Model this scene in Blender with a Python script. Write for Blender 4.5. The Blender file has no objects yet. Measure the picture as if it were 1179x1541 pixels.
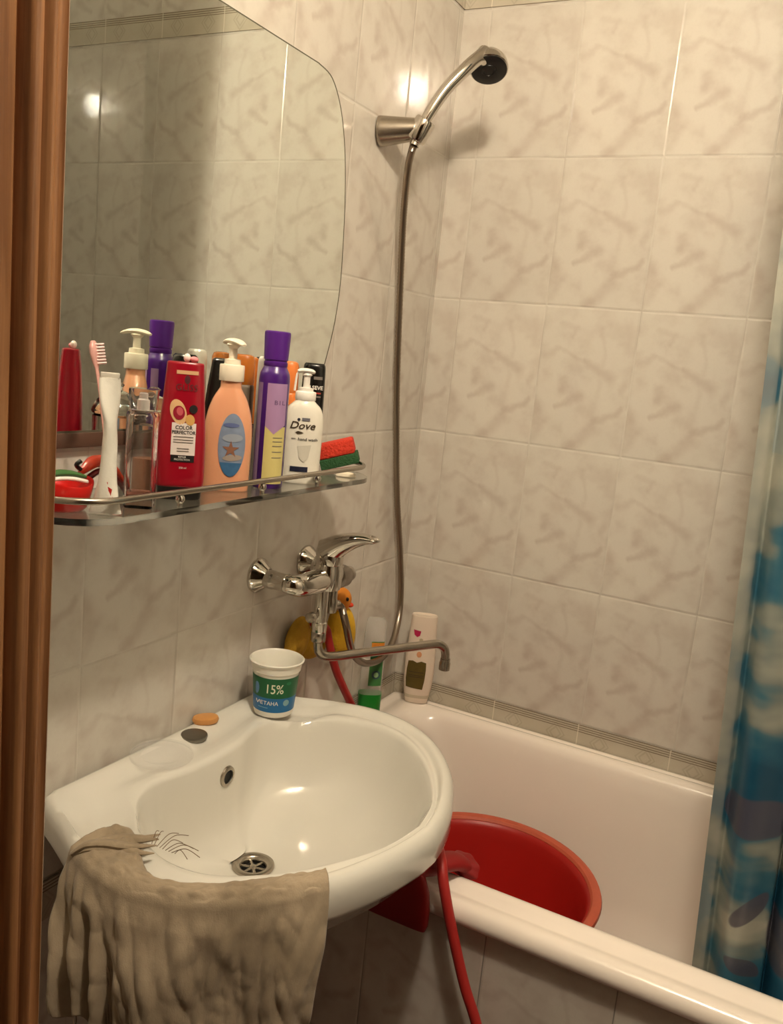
import bpy, bmesh, math, random
from mathutils import Vector, Matrix
import numpy as np

random.seed(7)
SC = bpy.context.scene
COL = SC.collection
PI = math.pi

# ------------------------------------------------------------------ helpers
def lin(r, g, b):
    f = lambda c: (c / 255 / 12.92) if c / 255 <= 0.04045 else ((c / 255 + 0.055) / 1.055) ** 2.4
    return (f(r), f(g), f(b), 1.0)

def mat(name, col, rough=0.5, metal=0.0, spec=0.5, trans=0.0, ior=1.45, coat=0.0, sss=0.0, var=0.0, vscale=20.0, bump=0.0, bscale=60.0, alpha=1.0):
    m = bpy.data.materials.new(name)
    m.use_nodes = True
    nt = m.node_tree
    b = nt.nodes['Principled BSDF']
    c = col if len(col) == 4 else (*col, 1)
    b.inputs['Base Color'].default_value = c
    b.inputs['Roughness'].default_value = rough
    b.inputs['Metallic'].default_value = metal
    b.inputs['Specular IOR Level'].default_value = spec
    b.inputs['Transmission Weight'].default_value = trans
    b.inputs['IOR'].default_value = ior
    b.inputs['Coat Weight'].default_value = coat
    b.inputs['Alpha'].default_value = alpha
    if sss:
        b.inputs['Subsurface Weight'].default_value = sss
        b.inputs['Subsurface Radius'].default_value = (0.01, 0.006, 0.004)
    if var or bump:
        tc = nt.nodes.new('ShaderNodeTexCoord')
    if var:
        n = nt.nodes.new('ShaderNodeTexNoise')
        n.inputs['Scale'].default_value = vscale
        n.inputs['Detail'].default_value = 4
        nt.links.new(tc.outputs['Object'], n.inputs['Vector'])
        mx = nt.nodes.new('ShaderNodeMix')
        mx.data_type = 'RGBA'
        mx.inputs[6].default_value = tuple(min(1, x * (1 - var)) for x in c[:3]) + (1,)
        mx.inputs[7].default_value = tuple(min(1, x * (1 + var)) for x in c[:3]) + (1,)
        nt.links.new(n.outputs['Fac'], mx.inputs[0])
        nt.links.new(mx.outputs[2], b.inputs['Base Color'])
    if bump:
        n2 = nt.nodes.new('ShaderNodeTexNoise')
        n2.inputs['Scale'].default_value = bscale
        n2.inputs['Detail'].default_value = 5
        nt.links.new(tc.outputs['Object'], n2.inputs['Vector'])
        bp = nt.nodes.new('ShaderNodeBump')
        bp.inputs['Strength'].default_value = bump
        bp.inputs['Distance'].default_value = 0.004
        nt.links.new(n2.outputs['Fac'], bp.inputs['Height'])
        nt.links.new(bp.outputs['Normal'], b.inputs['Normal'])
    return m

def mesh(name, verts, faces, m=None, parent=None, smooth=True, angle=40, loc=None):
    me = bpy.data.meshes.new(name)
    me.from_pydata([tuple(v) for v in verts], [], faces)
    me.validate()
    bm = bmesh.new(); bm.from_mesh(me)
    bmesh.ops.remove_doubles(bm, verts=bm.verts, dist=1e-6)
    bmesh.ops.recalc_face_normals(bm, faces=bm.faces)
    bm.to_mesh(me); bm.free()
    if smooth:
        me.polygons.foreach_set('use_smooth', [True] * len(me.polygons))
        me.set_sharp_from_angle(angle=math.radians(angle))
    o = bpy.data.objects.new(name, me)
    COL.objects.link(o)
    if m: me.materials.append(m)
    if parent: o.parent = parent
    if loc: o.location = loc
    return o

class MB:
    def __init__(s): s.v = []; s.f = []
    def add(s, v, f):
        k = len(s.v); s.v += [tuple(p) for p in v]; s.f += [tuple(i + k for i in q) for q in f]; return s
    def build(s, name, m=None, parent=None, **k): return mesh(name, s.v, s.f, m, parent, **k)

def rings(R, close=True, cap0=True, cap1=True):
    """faces for a list of equally long rings"""
    n = len(R[0]); V = [p for r in R for p in r]; F = []
    for i in range(len(R) - 1):
        for j in range(n if close else n - 1):
            a = i * n + j; b = i * n + (j + 1) % n
            F.append((a, b, b + n, a + n))
    if cap0: F.append(tuple(range(n - 1, -1, -1)))
    if cap1: F.append(tuple((len(R) - 1) * n + j for j in range(n)))
    return V, F

def lathe(prof, n=32, axis='z', org=(0, 0, 0), cap0=True, cap1=True):
    """prof: list of (r, t) along the axis"""
    R = []
    for r, t in prof:
        ring = []
        for j in range(n):
            a = 2 * PI * j / n
            c, s = r * math.cos(a), r * math.sin(a)
            p = {'z': (c, s, t), 'x': (t, c, s), 'y': (s, t, c)}[axis]
            ring.append((p[0] + org[0], p[1] + org[1], p[2] + org[2]))
        R.append(ring)
    return rings(R, True, cap0, cap1)

def cmr(P, k=8, closed=False):
    """Catmull-Rom through points"""
    P = [np.array(p, float) for p in P]; out = []; n = len(P)
    for i in range(n if closed else n - 1):
        if closed: a, b, c, d = P[i - 1], P[i], P[(i + 1) % n], P[(i + 2) % n]
        else: a, b, c, d = P[max(i - 1, 0)], P[i], P[i + 1], P[min(i + 2, n - 1)]
        for t in np.arange(k) / k:
            out.append(0.5 * (2 * b + (c - a) * t + (2 * a - 5 * b + 4 * c - d) * t * t + (3 * b - a - 3 * c + d) * t ** 3))
    if not closed: out.append(P[-1])
    return out

def sweep(path, rad, n=16, flat=1.0, up=(0, 0, 1), cap=True):
    """tube along path; rad number, list, or function of t; flat squashes the second axis"""
    P = [np.array(p, float) for p in path]; R = []; m = len(P)
    prev = None
    for i, p in enumerate(P):
        t = P[min(i + 1, m - 1)] - P[max(i - 1, 0)]; t /= np.linalg.norm(t) + 1e-12
        if prev is None:
            u = np.array(up, float)
            if abs(u @ t) > 0.95: u = np.array((1.0, 0.2, 0))
            s = np.cross(t, u)
        else:
            s = prev - t * (prev @ t)
        s /= np.linalg.norm(s); prev = s
        w = np.cross(s, t)
        r = rad(i / (m - 1)) if callable(rad) else (rad[i] if hasattr(rad, '__len__') else rad)
        fl = flat(i / (m - 1)) if callable(flat) else flat
        R.append([p + r * (math.cos(2 * PI * j / n) * s + fl * math.sin(2 * PI * j / n) * w) for j in range(n)])
    return rings(R, True, cap, cap)

def box(x0, x1, y0, y1, z0, z1):
    v = [(x, y, z) for x in (x0, x1) for y in (y0, y1) for z in (z0, z1)]
    f = [(0, 1, 3, 2), (4, 6, 7, 5), (0, 4, 5, 1), (2, 3, 7, 6), (0, 2, 6, 4), (1, 5, 7, 3)]
    return v, f

def rbox(x0, x1, y0, y1, z0, z1, r=0.003, seg=3):
    """box with rounded edges"""
    bm = bmesh.new()
    v, f = box(x0, x1, y0, y1, z0, z1)
    vs = [bm.verts.new(p) for p in v]
    for q in f: bm.faces.new([vs[i] for i in q])
    bmesh.ops.recalc_face_normals(bm, faces=bm.faces)
    bmesh.ops.bevel(bm, geom=bm.edges[:], offset=r, segments=seg, affect='EDGES', profile=0.5)
    bm.verts.index_update()
    V = [tuple(p.co) for p in bm.verts]; F = [tuple(p.index for p in q.verts) for q in bm.faces]
    bm.free(); return V, F

def sell(a, b, z, n=40, e=2.6, cx=0.0, cy=0.0):
    """superellipse ring"""
    out = []
    for j in range(n):
        t = 2 * PI * j / n; c, s = math.cos(t), math.sin(t)
        out.append((cx + a * math.copysign(abs(c) ** (2 / e), c), cy + b * math.copysign(abs(s) ** (2 / e), s), z))
    return out

def interp(secs, z):
    """secs: list of (z, a, b) sorted by z"""
    if z <= secs[0][0]: return secs[0][1:]
    for p, q in zip(secs, secs[1:]):
        if z <= q[0]:
            t = (z - p[0]) / (q[0] - p[0] + 1e-12)
            return tuple(p[i] + (q[i] - p[i]) * t for i in range(1, len(p)))
    return secs[-1][1:]

def loft(secs, e=2.6, n=40):
    return rings([sell(a, b, z, n, e) for z, a, b in secs])

def dense(secs, k=6):
    return [tuple(p) for p in cmr(secs, k)]

class Front:
    """front surface (towards local -Y) of a lofted bottle"""
    def __init__(s, secs, e=2.6, off=0.0006): s.secs = secs; s.e = e; s.off = off
    def __call__(s, x, z, extra=0.0):
        a, b = interp(s.secs, z)
        q = min(0.999, abs(x) / a)
        y = -b * (1 - q ** s.e) ** (1 / s.e)
        return (x, y - s.off - extra, z)

def decal(front, pts, name, m, parent, extra=0.0, nx=10, nz=10, label=None):
    """pts: closed 2-D outline (x, z), star-shaped about its mean; laid on the front surface as a thin skin"""
    D = []
    for i, p in enumerate(pts):
        q = pts[(i + 1) % len(pts)]; k = max(1, int(math.dist(p, q) / .0025))
        D += [(p[0] + (q[0] - p[0]) * j / k, p[1] + (q[1] - p[1]) * j / k) for j in range(k)]
    pts = D
    c = np.mean(np.array(pts), 0); n = len(pts); K = 8
    V = [front(c[0], c[1], extra)]; F = []
    for k in range(1, K + 1):
        for p in pts:
            q = c + (np.array(p) - c) * k / K
            V.append(front(q[0], q[1], extra))
    for j in range(n): F.append((0, 1 + j, 1 + (j + 1) % n))
    for k in range(K - 1):
        for j in range(n):
            a = 1 + k * n + j; b = 1 + k * n + (j + 1) % n
            F.append((a, b, b + n, a + n))
    o = mesh(name, V, F, m, parent)
    me = o.data
    bm = bmesh.new(); bm.from_mesh(me)
    for f in bm.faces:
        if f.normal.y > 0: f.normal_flip()
    bm.to_mesh(me); bm.free()
    if label: o['label'] = label
    return o

def rect(x0, x1, z0, z1, n=8, r=0.0):
    P = []
    for i in range(n): P.append((x0 + (x1 - x0) * i / n, z0))
    for i in range(n): P.append((x1, z0 + (z1 - z0) * i / n))
    for i in range(n): P.append((x1 + (x0 - x1) * i / n, z1))
    for i in range(n): P.append((x0, z1 + (z0 - z1) * i / n))
    return P

def ell(cx, cz, rx, rz, rot=0.0, n=32):
    c, s = math.cos(rot), math.sin(rot)
    return [(cx + rx * math.cos(2 * PI * i / n) * c - rz * math.sin(2 * PI * i / n) * s,
             cz + rx * math.cos(2 * PI * i / n) * s + rz * math.sin(2 * PI * i / n) * c) for i in range(n)]

def text_mesh(txt, size, bold=0.0, shear=0.0, space=1.0, xs=1.0):
    cu = bpy.data.curves.new('txt', 'FONT')
    cu.body = txt; cu.size = size; cu.align_x = 'CENTER'; cu.align_y = 'CENTER'
    cu.offset = bold; cu.shear = shear; cu.space_character = space; cu.resolution_u = 3
    o = bpy.data.objects.new('txt', cu); COL.objects.link(o)
    dg = bpy.context.evaluated_depsgraph_get()
    me = bpy.data.meshes.new_from_object(o.evaluated_get(dg))
    V = [(v.co.x * xs, v.co.y) for v in me.vertices]; F = [tuple(p.vertices) for p in me.polygons]
    bpy.data.objects.remove(o); bpy.data.curves.remove(cu); bpy.data.meshes.remove(me)
    return V, F

def lettering(front, txt, cx, cz, size, m, parent, extra=0.0004, rot=0.0, **k):
    V, F = text_mesh(txt, size, **k)
    c, s = math.cos(rot), math.sin(rot)
    W = [front(cx + x * c - y * s, cz + x * s + y * c, extra) for x, y in V]
    return mesh('lettering', W, F, m, parent, smooth=False)

def thing(name, label, cat, loc=(0, 0, 0), rz=0.0, group=None):
    o = bpy.data.objects.new(name, None); COL.objects.link(o)
    o.empty_display_size = 0.02
    o.location = loc; o.rotation_euler = (0, 0, rz)
    tag(o, label, cat, group); return o

def tag(o, label, cat, group=None):
    o['label'] = label; o['category'] = cat
    if group: o['group'] = group
    return o

def struct(o): o['kind'] = 'structure'; return o

# ------------------------------------------------------------------ node helpers
class NT:
    def __init__(s, m): s.nt = m.node_tree
    def n(s, t, **k):
        x = s.nt.nodes.new(t)
        for a, b in k.items(): setattr(x, a, b)
        return x
    def l(s, a, b): s.nt.links.new(a, b)
    def setin(s, node, i, v):
        if hasattr(v, 'is_output') or isinstance(v, bpy.types.NodeSocket): s.l(v, node.inputs[i])
        elif v is not None: node.inputs[i].default_value = v
    def m(s, op, a, b=None, c=None, clamp=False):
        x = s.n('ShaderNodeMath', operation=op); x.use_clamp = clamp
        s.setin(x, 0, a); s.setin(x, 1, b); s.setin(x, 2, c); return x.outputs[0]
    def mix(s, f, a, b):
        x = s.n('ShaderNodeMix', data_type='RGBA'); s.setin(x, 0, f); s.setin(x, 6, a); s.setin(x, 7, b); return x.outputs[2]
    def mixf(s, f, a, b):
        x = s.n('ShaderNodeMix', data_type='FLOAT'); s.setin(x, 0, f); s.setin(x, 2, a); s.setin(x, 3, b); return x.outputs[0]
    def ss(s, v, a, b, lo=0.0, hi=1.0):
        x = s.n('ShaderNodeMapRange', interpolation_type='SMOOTHSTEP'); s.setin(x, 0, v)
        for i, q in ((1, a), (2, b), (3, lo), (4, hi)): x.inputs[i].default_value = q
        return x.outputs[0]
    def noise(s, vec, scale, detail=3.0, rough=0.5, dim='3D'):
        x = s.n('ShaderNodeTexNoise', noise_dimensions=dim); s.l(vec, x.inputs['Vector'])
        x.inputs['Scale'].default_value = scale; x.inputs['Detail'].default_value = detail; x.inputs['Roughness'].default_value = rough
        return x
    def xyz(s, a, b, c):
        x = s.n('ShaderNodeCombineXYZ'); s.setin(x, 0, a); s.setin(x, 1, b); s.setin(x, 2, c); return x.outputs[0]

# brown smudges printed on every marble tile: (u0, v0, u1, v1, half width start, half width end, strength)
STROKES = [
    (.50, .635, .77, .535, .020, .040, 0.9), (.47, .385, .24, .300, .040, .015, 0.9), (.28, .50, .30, .42, .035, .03, 0.7),
    (.94, .33, .64, .19, .014, .030, 0.9), (.66, .16, .42, .02, .050, .03, 0.7), (.05, .655, .22, .70, .030, .012, 0.6),
    (.22, .70, .47, .64, .010, .012, 0.45), (.21, .875, .36, .86, .022, .02, 0.5), (.36, .86, .31, .79, .02, .012, 0.5),
    (.63, .86, .70, .66, .018, .012, 0.35), (.03, .28, .06, .16, .05, .04, 0.6), (.70, .64, .68, .42, .014, .02, 0.35),
    (.97, .52, .90, .45, .03, .02, 0.4), (.12, .18, .02, .05, .03, .03, 0.5),
]

def tile_mat(name, axis, off, w, zoff, h, base, smudge, dark_below=None, rough=0.075, gl=0.62, gs=0.18):
    m = bpy.data.materials.new(name); m.use_nodes = True
    N = NT(m); b = m.node_tree.nodes['Principled BSDF']
    g = N.n('ShaderNodeNewGeometry')
    sp = N.n('ShaderNodeSeparateXYZ'); N.l(g.outputs['Position'], sp.inputs[0])
    H = sp.outputs[{'x': 0, 'y': 1}[axis]]; Z = sp.outputs[2]
    uu = N.m('DIVIDE', N.m('SUBTRACT', H, off), w); vv = N.m('DIVIDE', N.m('SUBTRACT', Z, zoff), h)
    u = N.m('FRACT', uu); v = N.m('FRACT', vv)
    cu = N.m('FLOOR', uu); cv = N.m('FLOOR', vv)
    wn = N.n('ShaderNodeTexWhiteNoise', noise_dimensions='2D'); N.l(N.xyz(cu, cv, 0.0), wn.inputs['Vector'])
    # warp local coordinates
    loc = N.xyz(N.m('MULTIPLY', u, 1.0), N.m('MULTIPLY', v, 1.5), 0.0)
    wp = N.noise(loc, 5.0, 3, 0.6)
    spw = N.n('ShaderNodeSeparateColor'); N.l(wp.outputs['Color'], spw.inputs[0])
    us = N.m('ADD', u, N.m('MULTIPLY', N.m('SUBTRACT', spw.outputs[0], 0.5), 0.12))
    vs = N.m('ADD', N.m('MULTIPLY', v, 1.5), N.m('MULTIPLY', N.m('SUBTRACT', spw.outputs[1], 0.5), 0.12))
    tot = None
    for (a0, b0, a1, b1, w0, w1, st) in STROKES:
        b0 *= 1.5; b1 *= 1.5
        dx, dy = a1 - a0, b1 - b0; L2 = dx * dx + dy * dy
        px = N.m('SUBTRACT', us, a0); py = N.m('SUBTRACT', vs, b0)
        t = N.m('DIVIDE', N.m('ADD', N.m('MULTIPLY', px, dx), N.m('MULTIPLY', py, dy)), L2, clamp=True)
        ex = N.m('SUBTRACT', px, N.m('MULTIPLY', t, dx)); ey = N.m('SUBTRACT', py, N.m('MULTIPLY', t, dy))
        d = N.m('SQRT', N.m('ADD', N.m('MULTIPLY', ex, ex), N.m('MULTIPLY', ey, ey)))
        wid = N.m('ADD', N.m('MULTIPLY', t, (w1 - w0) * 2.5), w0 * 2.3 + .012)
        k = N.m('MULTIPLY', N.ss(N.m('DIVIDE', d, wid), 0.0, 1.0, 1.0, 0.0), st)
        tot = k if tot is None else N.m('MAXIMUM', tot, k)
    cloud = N.noise(loc, 3.6, 3, 0.5).outputs['Fac']
    cl = N.ss(cloud, 0.42, 0.72)
    f = N.m('ADD', N.m('MULTIPLY', tot, 0.46), N.m('MULTIPLY', cl, 0.32), clamp=True)
    c = N.mix(f, base, smudge)
    fleck = N.noise(g.outputs['Position'], 260, 2, 0.6).outputs['Fac']
    c = N.mix(N.m('MULTIPLY', N.m('SUBTRACT', fleck, 0.5), 0.35, clamp=True), c, (0.45, 0.4, 0.36, 1))
    tint = N.m('ADD', 0.96, N.m('MULTIPLY', wn.outputs['Value'], 0.07))
    tm = N.n('ShaderNodeMix', data_type='RGBA', blend_type='MULTIPLY'); tm.inputs[0].default_value = 1
    N.l(c, tm.inputs[6]); N.l(N.xyz(tint, tint, tint), tm.inputs[7]); c = tm.outputs[2]
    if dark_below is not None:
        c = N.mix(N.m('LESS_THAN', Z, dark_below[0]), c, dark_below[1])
    # grout
    du = N.m('MULTIPLY', N.m('MINIMUM', u, N.m('SUBTRACT', 1.0, u)), w)
    dv = N.m('MULTIPLY', N.m('MINIMUM', v, N.m('SUBTRACT', 1.0, v)), h)
    d = N.m('MINIMUM', du, dv)
    gm = N.ss(d, 0.0005, 0.0013, 1.0, 0.0)
    gv = N.noise(g.outputs['Position'], 5.0, 2).outputs['Fac']
    gcol = N.mix(N.ss(gv, 0.38, 0.52), (0.30, 0.24, 0.19, 1), (gl, gl * 0.93, gl * 0.82, 1))
    gst = N.m('MULTIPLY', gm, N.m('ADD', gs, N.m('MULTIPLY', gv, 0.5)))
    c = N.mix(gst, c, gcol)
    N.l(c, b.inputs['Base Color'])
    N.l(N.mixf(gm, rough, 0.6), b.inputs['Roughness'])
    b.inputs['Specular IOR Level'].default_value = 0.5
    bp = N.n('ShaderNodeBump'); bp.inputs['Strength'].default_value = 0.55; bp.inputs['Distance'].default_value = 0.0012
    wav = N.noise(g.outputs['Position'], 9.0, 2).outputs['Fac']
    N.l(N.m('ADD', N.ss(d, 0.0, 0.0045), N.m('MULTIPLY', wav, 0.35)), bp.inputs['Height'])
    N.l(bp.outputs['Normal'], b.inputs['Normal'])
    return m

# ------------------------------------------------------------------ room
TB = lin(214, 207, 196); TS = lin(176, 158, 146)
M_back = tile_mat('marble_tile_back', 'x', 0.0639, 0.2023, 0.06, 0.3, TB, TS, rough=0.06)
M_left = tile_mat('marble_tile_left', 'y', -0.6134, 0.1977, 0.06, 0.3, TB, TS, rough=0.10)
M_right = tile_mat('marble_tile_right', 'y', -0.65, 0.2, 0.06, 0.3, TB, TS, rough=0.05)
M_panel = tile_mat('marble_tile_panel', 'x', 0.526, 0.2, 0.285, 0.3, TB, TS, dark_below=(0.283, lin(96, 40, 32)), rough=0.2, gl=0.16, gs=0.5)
M_white_paint = mat('white_ceiling_paint', lin(232, 226, 214), 0.7, var=0.04, vscale=3)

def frieze_mat(name, axis, off):
    m = bpy.data.materials.new(name); m.use_nodes = True
    N = NT(m); b = m.node_tree.nodes['Principled BSDF']
    g = N.n('ShaderNodeNewGeometry'); sp = N.n('ShaderNodeSeparateXYZ'); N.l(g.outputs['Position'], sp.inputs[0])
    H = sp.outputs[{'x': 0, 'y': 1}[axis]]; Z = sp.outputs[2]
    zl = N.m('WRAP', Z, 0.66, 0.60)  # .60 .. .66 and 2.165 .. 2.225 use the same band height
    zz = N.m('DIVIDE', N.m('SUBTRACT', N.m('MODULO', N.m('ADD', Z, 0.0), 1.565), 0.60), 0.06)
    per = 0.1
    u = N.m('SUBTRACT', N.m('FRACT', N.m('DIVIDE', N.m('SUBTRACT', H, off), per)), 0.5)
    dia = N.m('ADD', N.m('ABSOLUTE', N.m('MULTIPLY', u, 3.4)), N.m('ABSOLUTE', N.m('SUBTRACT', N.m('MULTIPLY', zz, 1.7), 0.75)))
    r1 = N.ss(N.m('ABSOLUTE', N.m('SUBTRACT', dia, 0.42)), 0.03, 0.12, 1, 0)
    r2 = N.ss(N.m('ABSOLUTE', N.m('SUBTRACT', dia, 0.70)), 0.03, 0.09, 1, 0)
    ln = N.ss(N.m('SINE', N.m('MULTIPLY', Z, 1250.0)), 0.0, 0.9)
    band = N.ss(zz, 0.68, 0.72)
    f = N.m('MAXIMUM', N.m('MULTIPLY', N.m('MULTIPLY', ln, band), 0.9), N.m('MULTIPLY', N.m('MAXIMUM', r1, r2), 0.18))
    nz = N.noise(g.outputs['Position'], 14, 3).outputs['Fac']
    c = N.mix(nz, lin(206, 198, 182), lin(180, 168, 148))
    c = N.mix(f, c, lin(120, 104, 86))
    ju = N.m('FRACT', N.m('DIVIDE', N.m('SUBTRACT', H, off), 0.2))
    jd = N.m('MULTIPLY', N.m('MINIMUM', ju, N.m('SUBTRACT', 1.0, ju)), 0.2)
    c = N.mix(N.ss(jd, 0.0005, 0.0016, 0.8, 0), c, lin(228, 218, 200))
    N.l(c, b.inputs['Base Color']); b.inputs['Roughness'].default_value = 0.2
    bp = N.n('ShaderNodeBump'); bp.inputs['Strength'].default_value = 0.4; bp.inputs['Distance'].default_value = 0.001
    bp.invert = True
    N.l(f, bp.inputs['Height']); N.l(bp.outputs['Normal'], b.inputs['Normal'])
    return m

XR = 1.66; YD = -1.40; ZC = 2.50; YH = -2.75; TW = 0.10
def wall(name, m, *bx):
    v, f = box(*bx); return struct(mesh(name, v, f, m, smooth=False))
wall('wall_left', M_left, -TW, 0, YH - TW, TW, 0, ZC)
wall('wall_back', M_back, 0, XR, 0, TW, 0, ZC)
wall('wall_right', M_right, XR, XR + TW, YD - TW, TW, 0, ZC)
M_ceil = M_white_paint
wall('ceiling', M_ceil, -TW, XR + TW, YH - TW, TW, ZC, ZC + TW)

M_floor = bpy.data.materials.new('red_brown_floor_tile'); M_floor.use_nodes = True
_N = NT(M_floor); _b = M_floor.node_tree.nodes['Principled BSDF']
_g = _N.n('ShaderNodeNewGeometry'); _br = _N.n('ShaderNodeTexBrick'); _N.l(_g.outputs['Position'], _br.inputs['Vector'])
_br.offset = 0; _br.inputs['Scale'].default_value = 1; _br.inputs['Brick Width'].default_value = 0.2; _br.inputs['Row Height'].default_value = 0.2
_br.inputs['Mortar Size'].default_value = 0.002
_br.inputs['Color1'].default_value = lin(98, 42, 34); _br.inputs['Color2'].default_value = lin(88, 38, 32); _br.inputs['Mortar'].default_value = lin(60, 48, 42)
_N.l(_br.outputs['Color'], _b.inputs['Base Color']); _b.inputs['Roughness'].default_value = 0.3
wall('floor', M_floor, -TW, XR + TW, YH - TW, TW, -TW, 0)

# door wall with its opening, and the hall behind the camera
DX0, DX1, DZ = 0.345, 1.10, 2.06
M_hall = mat('hall_wallpaper', lin(170, 150, 122), 0.8, var=0.06, vscale=6)
fw = MB()
fw.add(*box(0, DX0, YD - TW, YD, 0, ZC)); fw.add(*box(DX1, XR, YD - TW, YD, 0, ZC)); fw.add(*box(DX0, DX1, YD - TW, YD, DZ, ZC))
struct(fw.build('wall_front', tile_mat('marble_tile_front', 'x', 0.1, 0.2, 0.06, 0.3, TB, TS), smooth=False))
wall('wall_hall_right', M_hall, XR, XR + TW, YH, YD - TW, 0, ZC)
wall('wall_hall_back', M_hall, 0, XR + TW, YH - TW, YH, 0, ZC)
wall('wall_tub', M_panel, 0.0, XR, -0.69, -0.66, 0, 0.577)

M_fr_b = frieze_mat('frieze_tile_back', 'x', 0.0639); M_fr_l = frieze_mat('frieze_tile_left', 'y', -0.6134)
for nm, mm, bx in (('trim_1', M_fr_b, (0.0, XR, -0.003, 0.0, 0.600, 0.660)), ('trim_2', M_fr_l, (0, 0.003, YD, 0.0, 0.600, 0.660)),
                   ('trim_3', M_fr_b, (0.0, XR, -0.003, 0.0, 2.165, 2.225)), ('trim_4', M_fr_l, (0, 0.003, YD, 0.0, 2.165, 2.225))):
    wall(nm, mm, *bx)

# wooden door frame: moulded jamb profile extruded upwards
def wood_mat():
    m = bpy.data.materials.new('varnished_pine'); m.use_nodes = True
    N = NT(m); b = m.node_tree.nodes['Principled BSDF']
    tc = N.n('ShaderNodeTexCoord'); mp = N.n('ShaderNodeMapping'); N.l(tc.outputs['Object'], mp.inputs[0])
    mp.inputs['Scale'].default_value = (1, 1, 0.045)
    n1 = N.noise(mp.outputs[0], 95, 5, 0.6).outputs['Fac']
    mp2 = N.n('ShaderNodeMapping'); N.l(tc.outputs['Object'], mp2.inputs[0]); mp2.inputs['Scale'].default_value = (1, 1, 0.02)
    n2 = N.noise(mp2.outputs[0], 420, 3, 0.6).outputs['Fac']
    f = N.m('ADD', N.m('MULTIPLY', N.ss(n1, 0.3, 0.7), 0.7), N.m('MULTIPLY', n2, 0.3))
    c = N.mix(f, lin(116, 72, 42), lin(180, 128, 84))
    N.l(c, b.inputs['Base Color']); b.inputs['Roughness'].default_value = 0.32; b.inputs['Coat Weight'].default_value = 0.15
    bp = N.n('ShaderNodeBump'); bp.inputs['Strength'].default_value = 0.15; bp.inputs['Distance'].default_value = 0.001
    N.l(n2, bp.inputs['Height']); N.l(bp.outputs['Normal'], b.inputs['Normal'])
    return m
M_wood = wood_mat()
def bead(x, y, r, n=7, a0=-90, a1=90):
    return [(x + r * math.cos(math.radians(a0 + (a1 - a0) * i / (n - 1))), y + r * math.sin(math.radians(a0 + (a1 - a0) * i / (n - 1)))) for i in range(n)]
# seen in plan: the reveal faces +x, the profile runs from the room side (y = YD) to the hall
prof = [(DX0, YD + 0.0015)]
prof += [(0.374, YD + 0.0015), (0.3785, YD), (0.380, YD - 0.002)]
prof += [(0.3775, YD - 0.0045), (0.3775, YD - 0.0085)]
prof += [(0.379, YD - 0.010), (0.3815, YD - 0.0125), (0.3815, YD - 0.0145), (0.379, YD - 0.017)]
prof += [(0.3765, YD - 0.0185), (0.3765, YD - 0.0215), (0.379, YD - 0.023), (0.3795, YD - 0.0265), (0.377, YD - 0.0295)]
prof += [(0.368, YD - 0.032), (0.364, YD - 0.033), (0.364, YD - 0.036), (0.374, YD - 0.0375)]
prof += [(0.376, YD - 0.040), (0.376, YD - TW - 0.015), (DX0, YD - TW - 0.015)]
def jamb(mirror):
    P = [((DX0 + DX1) - x if mirror else x, y) for x, y in prof]
    return rings([[(x, y, z) for x, y in P] for z in (0.0, DZ)])
dm = MB(); dm.add(*jamb(False)); dm.add(*jamb(True)); dm.add(*box(DX0, DX1, YD - TW - 0.015, YD + 0.0015, DZ - 0.03, DZ))
struct(dm.build('door_1', M_wood, angle=50))

# ------------------------------------------------------------------ shared materials
M_chrome = mat('chrome', lin(205, 200, 192), 0.09, 1.0, bump=0.02, bscale=40)
M_dull = mat('worn_chrome', lin(176, 168, 156), 0.25, 1.0, var=0.12, vscale=60)
M_steel_hose = mat('steel_hose', lin(158, 146, 132), 0.28, 1.0)
M_black = mat('black_plastic', lin(22, 21, 21), 0.3)
M_dark = mat('dark_hole', lin(10, 9, 8), 0.6)
M_cer = mat('sink_ceramic', lin(222, 218, 208), 0.07, coat=0.4, var=0.015, vscale=8)
M_enamel = mat('tub_enamel', lin(244, 232, 221), 0.2, coat=0.2, var=0.03, vscale=5)
M_white = mat('white_plastic', lin(240, 234, 224), 0.3)
M_cream = mat('cream_plastic', lin(240, 228, 206), 0.35)
M_glass = mat('green_tint_glass', (0.93, 0.97, 0.94), 0.10, trans=1.0, ior=1.5)
M_clear = mat('clear_plastic', (0.97, 0.97, 0.95), 0.04, trans=1.0, ior=1.45)
M_red = mat('red_plastic', lin(205, 28, 22), 0.28)

# ------------------------------------------------------------------ bathtub
def rrect(x0, x1, y0, y1, r, z, nc=10, ns=14):
    P = []
    r = min(r, (x1 - x0) / 2 - 1e-4, (y1 - y0) / 2 - 1e-4)
    for cx, cy, a0 in ((x1 - r, y1 - r, 0), (x0 + r, y1 - r, 90), (x0 + r, y0 + r, 180), (x1 - r, y0 + r, 270)):
        for i in range(nc + 1):
            a = math.radians(a0 + 90 * i / nc)
            P.append((cx + r * math.cos(a), cy + r * math.sin(a), z))
    # straight pieces are subdivided so rows stay even
    Q = []
    for i, p in enumerate(P):
        Q.append(p); q = P[(i + 1) % len(P)]
        if (i + 1) % (nc + 1) == 0:
            for k in range(1, ns): Q.append(tuple(p[j] + (q[j] - p[j]) * k / ns for j in range(3)))
    return Q
def tub_ring(il, ir, fr, bk, r, z):
    """il/ir: x of the left and right side, fr: y of the front, bk: y of the back"""
    return rrect(il, ir, fr, bk, r, z)
x1 = XR - 0.004
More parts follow.
